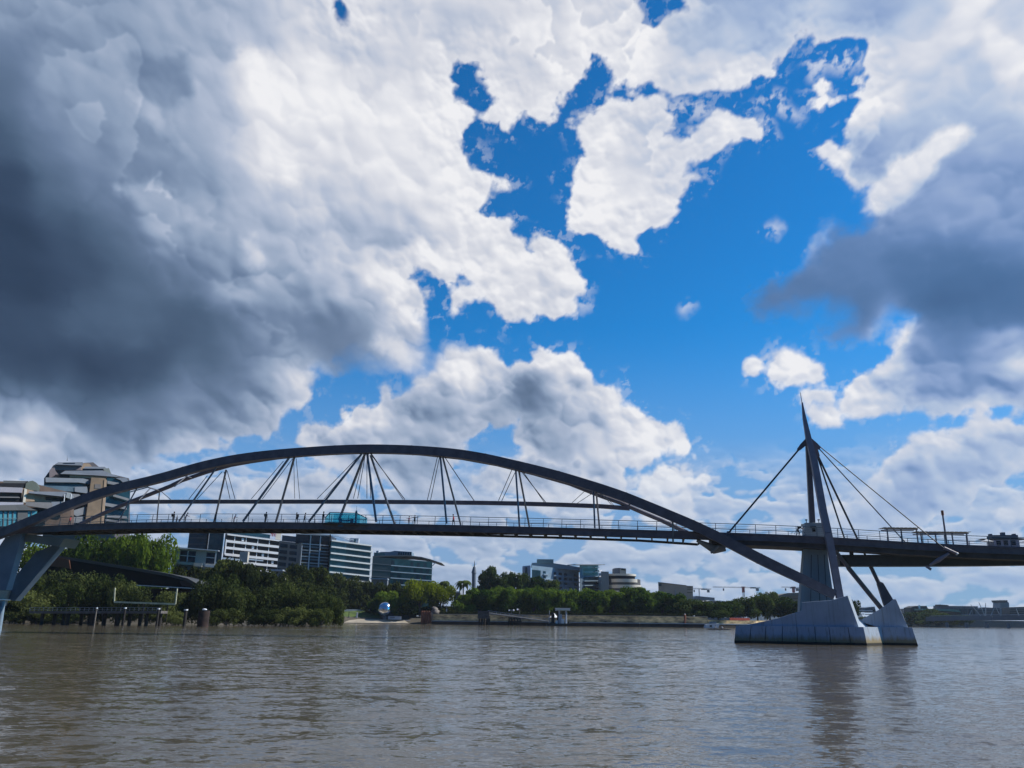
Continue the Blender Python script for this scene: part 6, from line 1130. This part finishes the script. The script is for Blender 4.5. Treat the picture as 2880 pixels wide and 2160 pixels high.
        a_, b_ = at(x0, y, Y), at(x1, y+1, Y); t = thing('low_roof', (a_.x, a_.y, 4), lb, 'roof', 'small roofs among the trees'); m = MB(); m.beam(a_, b_, 5, h*.35); m.build('roof', m_, t); m = MB(); m.box(((a_.x+b_.x)/2, Y+2, (a_.z+4)/2), ((b_.x-a_.x)*.9, 4, max(.5, a_.z-4.3))); m.build('wall', GREY, t)
    # --- mast pole
    p = at(1334, 1655, 500); t = thing('lattice_mast', (p.x, p.y, 4), 'grey needle mast beside the tall airy tree', 'mast'); m = MB(); m.tube((p.x, p.y, 4), at(1333, 1612, 500), 1.5, 1.3, 8); m.tube(at(1333, 1612, 500), at(1334, 1594, 500), 1.7, .8, 8); m.build('shaft', mat('mast_grey', (.16, .18, .22), .6), t); m = MB(); m.tube(at(1334, 1594, 500), at(1335, 1577, 500), .35, .12, 6); m.build('needle', CABLE, t)
    # --- J: blue apartments
    o, P, top, W, d, nb = fac((1496, 1590), (1628, 1604), 590, 612, 'blue_apartment_block', 'blue grey apartment block with a grid of balconies behind the avenue', 4, 40, mat('blue_panels', (.36, .50, .60), .6, 0, .12, .3), 'apartment building')
    pane(o, P, top, -.0, .18, 3, 34, GLASS_B, 'window_wall', -.1)
    R2 = random.Random(3)
    for k in range(9):
        for j in range(7):
            u = .23+j*.11; z0 = 3.2+k*3.3
            if R2.random() < .85: pane(o, P, top, u, u+.07*(1 if R2.random() < .5 else .8), z0, z0+1.7, (GLASS_T, GLASS_B, GLASS)[R2.randrange(3)], 'window', -.15)
            if j % 2 == k % 2 or R2.random() < .3: bands(o, P, top, u-.005, u+.10, [z0+2.5], .7, mat('blue_rail', (.50, .62, .72), .5) if 'blue_rail' not in bpy.data.materials else bpy.data.materials['blue_rail'], 'balcony', -.9, 1.6)
    m = MB(); m.prism([at(x, y, 600) for x, y in ((1496, 1583), (1522, 1582), (1542, 1582), (1558, 1584), (1600, 1590), (1640, 1597), (1640, 1606), (1496, 1592))], (0, 20, 0)); m.build('roof_storey', mat('roof_blue', (.22, .30, .36), .6), o)
    m = MB(); m.box(at(1533, 1580, 604), (12, 10, 3)); m.build('lift_housing', mat('roof_green', (.22, .30, .30), .6), o)
    m = MB(); m.prism([at(x, y, 596) for x, y in ((1470, 1592), (1492, 1590), (1492, 1665), (1470, 1665))], (0, 22, 0)); m.build('pale_wing', mat('lilac_wing', (.50, .56, .66), .6), o); m = MB(); m.prism([at(x, y, 595.5) for x, y in ((1477, 1595), (1483, 1595), (1483, 1615), (1477, 1615))], (0, .3, 0)); m.build('window', GLASS_B, o)
    for x in range(1578, 1620, 6): m = MB(); m.prism([at(xx, y, 592) for xx, y in ((x, 1655), (x+2, 1655), (x+2, 1668), (x, 1668))], (0, 1, 0)); m.build('white_fin', WHITE, o)
    o, P, top, W, d, nb = fac((1630, 1590), (1683, 1590), 590, 604, 'blue_banded_tower', 'darker blue tower with projecting flat roof and white floor bands', 4, 30, mat('navy_front', (.12, .20, .28), .3, 0, .2, .2), 'apartment building')
    bands(o, P, top, -.5, 1.05, [-.3], .5, GREY, 'roof_slab', -1.5, 8)
    for k in range(10): bands(o, P, top, .18 if k > 2 else .75, 1.0 if k > 1 else .98, [1.5+k*3.2], .5, mat('blue_band', (.33, .44, .54), .5) if 'blue_band' not in bpy.data.materials else bpy.data.materials['blue_band'], 'floor_band', -.8, 1.2); pane(o, P, top, .2, .95, 2.0+k*3.2, 4.2+k*3.2, GLASS_B, 'window', -.08)
    for k in range(3): bands(o, P, top, .93, 1.08, [4+k*4], .8, WHITE, 'corner_balcony', -1, 2)
    pane(o, P, top, .0, .12, 1, 34, BLUEW, 'corner_wall', -.2)
    m = MB(); m.prism([at(x, y, 612) for x, y in ((1683, 1612), (1702, 1612), (1702, 1680), (1683, 1680))], (0, 20, 0)); m.build('link_wing', mat('slate_wing', (.22, .28, .35), .6), o)
    # --- K: cream curved tower
    o, P, top, W, d, nb = fac((1690, 1607), (1712, 1608), 560, 560, 'cream_round_tower', 'cream hotel tower with curved stacked floor bands', 4, 30, mat('beige_grey', (.33, .31, .29), .8), 'hotel')
    c = at(1752, 1640, 590); rad = at(1803, 1640, 590).x-c.x
    m = MB(); m.sweep([(c.x, 600, 4), (c.x, 600, at(1750, 1622, 575).z)], 1.0, 4)
    cyl = MB(); KR = 28; zt = at(1750, 1612, 566).z
    def ring(z0, z1, r_, ry, m_, name, cx=c.x):
        b = MB(); n = KR; vs = []
        for zz in (z0, z1):
            for j in range(n): a_ = 2*math.pi*j/n; vs.append((cx+math.copysign(abs(math.cos(a_))**.7, math.cos(a_))*r_, 592+math.sin(a_)*ry, zz))
        b.smooth = True; b.add(vs, [(j, (j+1) % n, n+(j+1) % n, n+j) for j in range(n)]); b.smooth = False; b.add(vs[n:], [tuple(range(n))]); b.add(vs[:n], [tuple(range(n))[::-1]]); b.build(name, m_, o)
    cx = (at(1699, 1640, 578).x+at(1803, 1640, 590).x)/2; r_ = at(1803, 1640, 590).x-cx
    ring(4, zt-3.5, r_*.96, 20, mat('hotel_core', (.10, .09, .085), .8), 'core', cx); CB = mat('cream_band', (.78, .70, .58), .8)
    for k in range(8): ring(zt-5.8-k*4.0, zt-3.5-k*4.0, r_*(.99 if k else .9), 21, CB, 'floor_band', cx)
    ring(zt-3.5, zt-1.2, r_*.80, 17, DARKW, 'top_storey', cx-1.5); ring(zt-1.2, zt+.2, r_*.86, 18, CB, 'roof_slab', cx-1.5)
    m = MB(); m.prism([at(x, y, 575) for x, y in ((1728, 1598), (1744, 1597), (1744, 1613), (1728, 1613))], (0, 12, 0)); m.build('lift_housing', mat('grey_housing', (.27, .26, .27), .8), o); m = MB(); m.prism([at(x, y, 574) for x, y in ((1744, 1597), (1761, 1599), (1761, 1613), (1744, 1613))], (0, 12, 0)); m.build('lift_housing', CREAM, o); m = MB(); m.prism([at(x, y, 573.6) for x, y in ((1747, 1600), (1759, 1601), (1759, 1604), (1747, 1603))], (0, .3, 0)); m.build('louvre', DARKW, o)
    # --- L: grey theatre block
    o, P, top, W, d, nb = fac((1851, 1638), (1930, 1647), 640, 640, 'theatre_block', 'plain grey windowless theatre block with a pale right face', 4, 30, mat('theatre_grey', (.34, .29, .24), .85, 0, .15, .05), 'theatre')
    m = MB(); m.prism([at(x, y, 640.5) for x, y in ((1929, 1647), (1949, 1648), (1949, 1690), (1929, 1690))], (0, 6, 0)); m.build('side_wall', mat('theatre_tan', (.33, .29, .24), .85), o)
    for y in (1650, 1656, 1665): m = MB(); m.prism([at(x, yy, 640) for x, yy in ((1933, y), (1948, y+.6), (1948, y+3), (1933, y+2.6))], (0, .4, 0)); m.build('louvre_band', mat('bronze%d' % y, (.14, .11, .085), .7), o)
    bands(o, P, top, 0, 1, [-.1], .4, GREY, 'parapet', -.3, 1); m = MB(); m.box(P(.06, top(0)-1.8, -.4), (2.2, .4, 2.2)); m.build('wall_sign', ROOFD, o); m = MB(); m.box(P(.6, top(.6)-10, -.4), (.8, .3, 12)); m.build('rib', CONC_D, o)
    # --- low white exhibition roofs
    for i, (x0, x1, ya, yb, h, Y, lb) in enumerate(((1913, 1976, 1684, 1692, 2.2, 560, 'long white exhibition roof right of the theatre block'), (1990, 2086, 1688, 1691, 2.0, 600, 'second pale exhibition roof under the cranes'), (1950, 2010, 1676, 1686, 1.0, 700, 'thin grey roof slope behind the white exhibition roof'))):
        t = thing('exhibition_roof', at(x0, yb+8, Y), lb, 'exhibition hall', 'exhibition halls'); m = MB(); m.prism([at(x0, yb-1, Y), at(x0+8, ya, Y), at(x1, ya+5, Y), at(x1, yb+4, Y)], (0, 30, 0)); m.build('roof', WHITE if i < 2 else GREY, t); m = MB(); a_, b_ = at(x0, yb, Y), at(x1, yb, Y); m.box(((a_.x+b_.x)/2, Y+15, (a_.z+3)/2), (b_.x-a_.x, 26, a_.z-3)); m.build('wall', GREY, t)
    # --- brown building right of the olive trees
    o, P, top, W, d, nb = fac((2192, 1674), (2300, 1668), 520, 520, 'brown_roof_hall', 'brown hall with a low pitched roof left of the pier column', 3, 20, mat('hall_brown', (.26, .22, .18), .85), 'hall'); m = MB(); m.prism([at(x, y, 519) for x, y in ((2185, 1676), (2215, 1668), (2300, 1665), (2300, 1670), (2190, 1680))], (0, 20, 0)); m.build('roof', mat('hall_roof', (.20, .19, .17), .8), o); bands(o, P, top, 0, 1, [2.5, 5], .4, mat('hall_band', (.15, .12, .1), .8), 'band', -.2, .4)
    # --- tower cranes
    def crane(px, yt, x0, x1, Y, lb, wpx=7, red=True):
        t = thing('tower_crane', Vector((at(px, 1690, Y).x, Y, 4)), lb, 'tower crane', 'tower cranes on the skyline'); k = Y/FPX; top = at(px, yt, Y); M_ = mat('crane_pale_'+str(px), (.55, .55, .55), .6); s = wpx*k*.5
        def lattice(a, b, w_, name, m_):
            m = MB(); n = max(3, int((b-a).length/(w_*1.3))); dr = (b-a).normalized(); up = Vector((0, 0, 1)) if abs(dr.z) < .7 else Vector((1, 0, 0)); sd = dr.cross(up).normalized(); up = sd.cross(dr); r_ = .10*w_+.12
            for c_ in ((-1, -1), (1, -1), (1, 1), (-1, 1)): m.beam(a+(sd*c_[0]+up*c_[1])*w_/2, b+(sd*c_[0]+up*c_[1])*w_/2, r_, r_)
            for i in range(n):
                p0, p1 = a.lerp(b, i/n), a.lerp(b, (i+1)/n)
                for q in (-1, 1): m.beam(p0+(sd*q-up)*w_/2, p1+(sd*q+up)*w_/2, r_*.6, r_*.6); m.beam(p0+(sd-up*q*-1)*w_/2, p1+(-sd+up*q)*w_/2, r_*.6, r_*.6)
            m.build(name, m_, t)
        lattice(Vector((top.x, Y, 4)), Vector((top.x, Y, top.z)), s*2*.55, 'mast', M_)
        lattice(at(x0, yt-1, Y), at(x1, yt+1, Y), 2.4*k, 'jib', M_ if red else STEEL_MAST)
        if red: m = MB(); m.box(top-Vector((0, 0, 7*k)), (6*k, 3, 13*k)); m.build('climbing_frame', REDS, t); m = MB(); m.box(top+Vector((0, 0, 1*k)), (10*k, 3, 2*k)); m.build('slewing_head', REDS, t)
        m = MB(); m.box(at(x1-8, yt+6, Y), (6*k, 3, 8*k)); m.box(at(x1-20, yt+1.5, Y), (14*k, 3, 3*k)); m.build('counterweight', CONC_D, t)
        m = MB(); m.box(at(x0+(px-x0)*.35, yt+6, Y), (2.5*k, 2, 6*k)); m.build('trolley', CABLE, t)
    crane(2090, 1652, 2005, 2138, 900, 'large red and white tower crane with a long level jib left of the pier'); crane(2231, 1652, 2198, 2250, 950, 'tower crane partly hidden behind the pier column', 5); crane(1966, 1656, 1945, 2000, 1100, 'small distant crane right of the theatre block', 4, False)
    # --- far right bank
    def lowb(name, L_, Y, m_, lb, dp=14, cat='building'):
        a_ = at(*L_[0], Y); t = thing(name, (a_.x, Y, 2), lb, cat); q = [at(x, y, Y) for x, y in L_]; m = MB(); m.prism(q, (0, dp, 0)); m.build('wall', m_, t); return t
    FB = mat('far_slate', (.075, .105, .15), .6, 0, .2, .03); FD = mat('far_dark', (.04, .055, .08), .6, 0, .3, .03)
    t = lowb('far_hall', [(2645, 1703), (2668, 1704), (2750, 1705), (2752, 1735), (2645, 1735)], 820, FB, 'long dark flat topped hall on the far right bank'); m = MB(); m.prism([at(x, y, 819) for x, y in ((2644, 1700), (2668, 1702), (2668, 1705), (2644, 1704))], (0, 10, 0)); m.build('roof_edge', FD, t)
    for k in range(7): m = MB(); m.prism([at(x, y, 819.5) for x, y in ((2660+k*13, 1712), (2668+k*13, 1712), (2668+k*13, 1728), (2660+k*13, 1728))], (0, .6, 0)); m.build('window', GLASS_B, t)
    t = lowb('green_roof_hall', [(2600, 1716), (2698, 1722), (2710, 1736), (2600, 1738)], 740, mat('brown_front', (.05, .04, .04), .9), 'brown hall with a green sloping roof on the far right bank'); m = MB(); m.prism([at(x, y, 738) for x, y in ((2596, 1712), (2670, 1713), (2695, 1715), (2703, 1722), (2670, 1719), (2596, 1716))], (0, 16, 0)); m.build('roof', mat('patina_green', (.10, .28, .24), .6), t)
    t = lowb('brown_roofed_hall', [(2562, 1709), (2575, 1704), (2606, 1704), (2610, 1712), (2612, 1730), (2562, 1735)], 760, mat('far_brown', (.07, .065, .06), .8), 'dark brown roofed building just right of the pier pedestal'); m = MB(); m.box(at(2586, 1710, 758), (1.2, 1, 5)); m.build('chimney', WHITEP, t)
    t = lowb('far_tower', [(2814, 1690), (2832, 1690), (2838, 1696), (2840, 1735), (2812, 1735)], 900, mat('far_tower_blue', (.12, .20, .29), .5), 'small square blue tower standing on the far right bank', cat='tower')
    m = MB(); m.prism([at(x, y, 898) for x, y in ((2812, 1688), (2834, 1688), (2833, 1694), (2814, 1694))], (0, 16, 0)); m.build('roof_box', FD, t)
    for k in range(5): m = MB(); m.prism([at(x, y, 899) for x, y in ((2814, 1697+k*3.4), (2838, 1698+k*3.4), (2838, 1699.2+k*3.4), (2814, 1698.4+k*3.4))], (0, .6, 0)); m.build('floor_band', mat('fb', (.25, .34, .42), .5) if 'fb' not in bpy.data.materials else bpy.data.materials['fb'], t)
    for i, (L_, lb) in enumerate((([(2750, 1712), (2765, 1708), (2812, 1710), (2812, 1735), (2750, 1735)], 'dark slab building left of the small blue tower'), ([(2840, 1708), (2900, 1706), (2960, 1708), (2960, 1740), (2840, 1740)], 'dark slab building right of the small blue tower'), ([(2540, 1712), (2562, 1711), (2562, 1738), (2540, 1738)], 'pale stepped building at the edge of the pier pedestal'), ([(2410, 1709), (2432, 1708), (2432, 1722), (2410, 1722)], 'pale brown building seen between the two pedestals'), ([(2432, 1710), (2460, 1706), (2464, 1722), (2432, 1722)], 'dark slate building seen between the two pedestals'))):
        t = lowb('far_building', L_, 860-i*10, (FB, FD, mat('far_pale', (.30, .29, .28), .8), mat('far_buff', (.30, .27, .24), .8), FB)[i], lb); (x0, y0), (x1, y1) = L_[0], L_[-2]
        m = MB()
        for k in range(3): m.prism([at(x, y, 858-i*10) for x, y in ((x0+1, y0+5+k*6), (x1-1, y0+5+k*6), (x1-1, y0+7+k*6), (x0+1, y0+7+k*6))], (0, .5, 0))
        m.build('window_strip', GLASS if i != 2 else WHITE, t)
    t = thing('white_canopy', at(2440, 1722, 700), 'thin white canopy seen between the two pedestals', 'canopy'); m = MB(); m.beam(at(2418, 1717, 700), at(2452, 1718, 700), 3, .9); m.build('roof', WHITE, t)
    t = thing('riverside_expressway', at(2640, 1760, 640), 'low grey concrete road viaduct running along the far right bank', 'viaduct'); m = MB()
    q = [at(x, y, Y) for x, y, Y in ((2608, 1741, 640), (2700, 1738.5, 625), (2800, 1738.5, 600), (2900, 1738, 580), (3100, 1737, 540))]
    for a_, b_ in zip(q, q[1:]): m.beam(a_, b_+(b_-a_)*.003, 8, 3.2)
    m.build('road_deck', mat('viaduct_grey', (.17, .20, .24), .8, 0, .15, .03), t)
    for k in range(9): p = q[0].lerp(q[4], k/8); p = Vector((p.x, p.y, 0)); pz = at(2700, 1744, 625).z; m = MB(); m.box((p.x, p.y, 1.0), (1.0, 3, 5)); m.build('pier', GREY, t)
    m = MB()
    for a_, b_ in zip(q, q[1:]): m.beam(a_+Vector((0, -4, 2.2)), b_+Vector((0, -4, 2.2)), .3, .3)
    m.build('parapet_rail', CONC, t)
    for i, (a_, b_) in enumerate((((2762, 1737), (2730, 1700)), ((2771, 1735), (2753, 1694)), ((2772, 1735), (2772, 1696)), ((2724, 1735), (2733, 1716)), ((2786, 1733), (2798, 1706)), ((2810, 1727), (2799, 1704)), ((2866, 1733), (2858, 1712)))):
        t = thing('raking_mast', at(*a_, 700), 'pale raking mast behind the far viaduct, %s from the left' % ORD[i], 'mast', 'masts of the far cable bridge'); m = MB(); m.tube(at(*a_, 700), at(*b_, 700), .45, .22, 6); m.build('shaft', mat('mast_pale%d' % i, (.30, .36, .42), .6), t)
    p = atz(2768, 1764.5, 0); t = thing('sail_boat', p, 'small dark boat with a thin white sail near the far right bank', 'boat'); m = MB(); m.hexa([p+Vector(q_) for q_ in ((-2.6, -.8, -.2), (2, -.8, -.2), (2, .8, -.2), (-2.6, .8, -.2), (-3.2, -.9, .9), (2.2, -.9, .8), (2.2, .9, .8), (-3.2, .9, .9))]); m.build('hull', FD, t); m = MB(); m.prism([p+Vector((.6, 0, .9)), p+Vector((2.2, 0, .9)), p+Vector((.7, 0, 4.4))], (0, .08, 0)); m.build('sail', WHITEP, t)
    wallpiece('far_river_wall', [Vector((255, 646, 0)), Vector((330, 672, 0)), Vector((450, 696, 0)), Vector((900, 716, 0))], -1, 5.5, 2, FD, 'dark river wall behind the far viaduct', 'wall')
    rr_ = random.Random(8)
    for i in range(9):
        p = at(2548+i*9, 1757-rr_.random()*5, 668); m = MB(); m.box(p, (rr_.uniform(3, 6), 2, rr_.uniform(1, 2.4))); o = m.build('bank_terrace', (CONC, GREY, SAND)[i % 3], None, origin=p); tag(o, '%s pale terrace step on the far right bank from the pier' % ORD[i], 'terrace', 'terrace steps on the far right bank')
build_water(); build_ground(); build_clouds()
build_bridge(); build_mast(); build_pier(); build_left_pylon()
build_shore(); build_left(); build_city(); build_trees(); build_people(); build_deck_things()
# ---------------------------------------------------------------- thin summer haze over the whole place
def build_haze():
    m = MB(); m.box((0, 1400, 105), (4400, 4300, 214)); m_ = bpy.data.materials.new('haze'); m_.use_nodes = True; n = m_.node_tree.nodes; n.clear()
    v = n.new('ShaderNodeVolumePrincipled'); v.inputs['Color'].default_value = (.70, .84, 1, 1); v.inputs['Density'].default_value = HAZE; v.inputs['Anisotropy'].default_value = .2
    o = n.new('ShaderNodeOutputMaterial'); m_.node_tree.links.new(v.outputs[0], o.inputs['Volume']); h = m.build('haze', m_, None, origin=(0, 1400, 0)); tag(h, 'faint blue haze in the air', None, kind='stuff')
HAZE = .00007
build_haze()
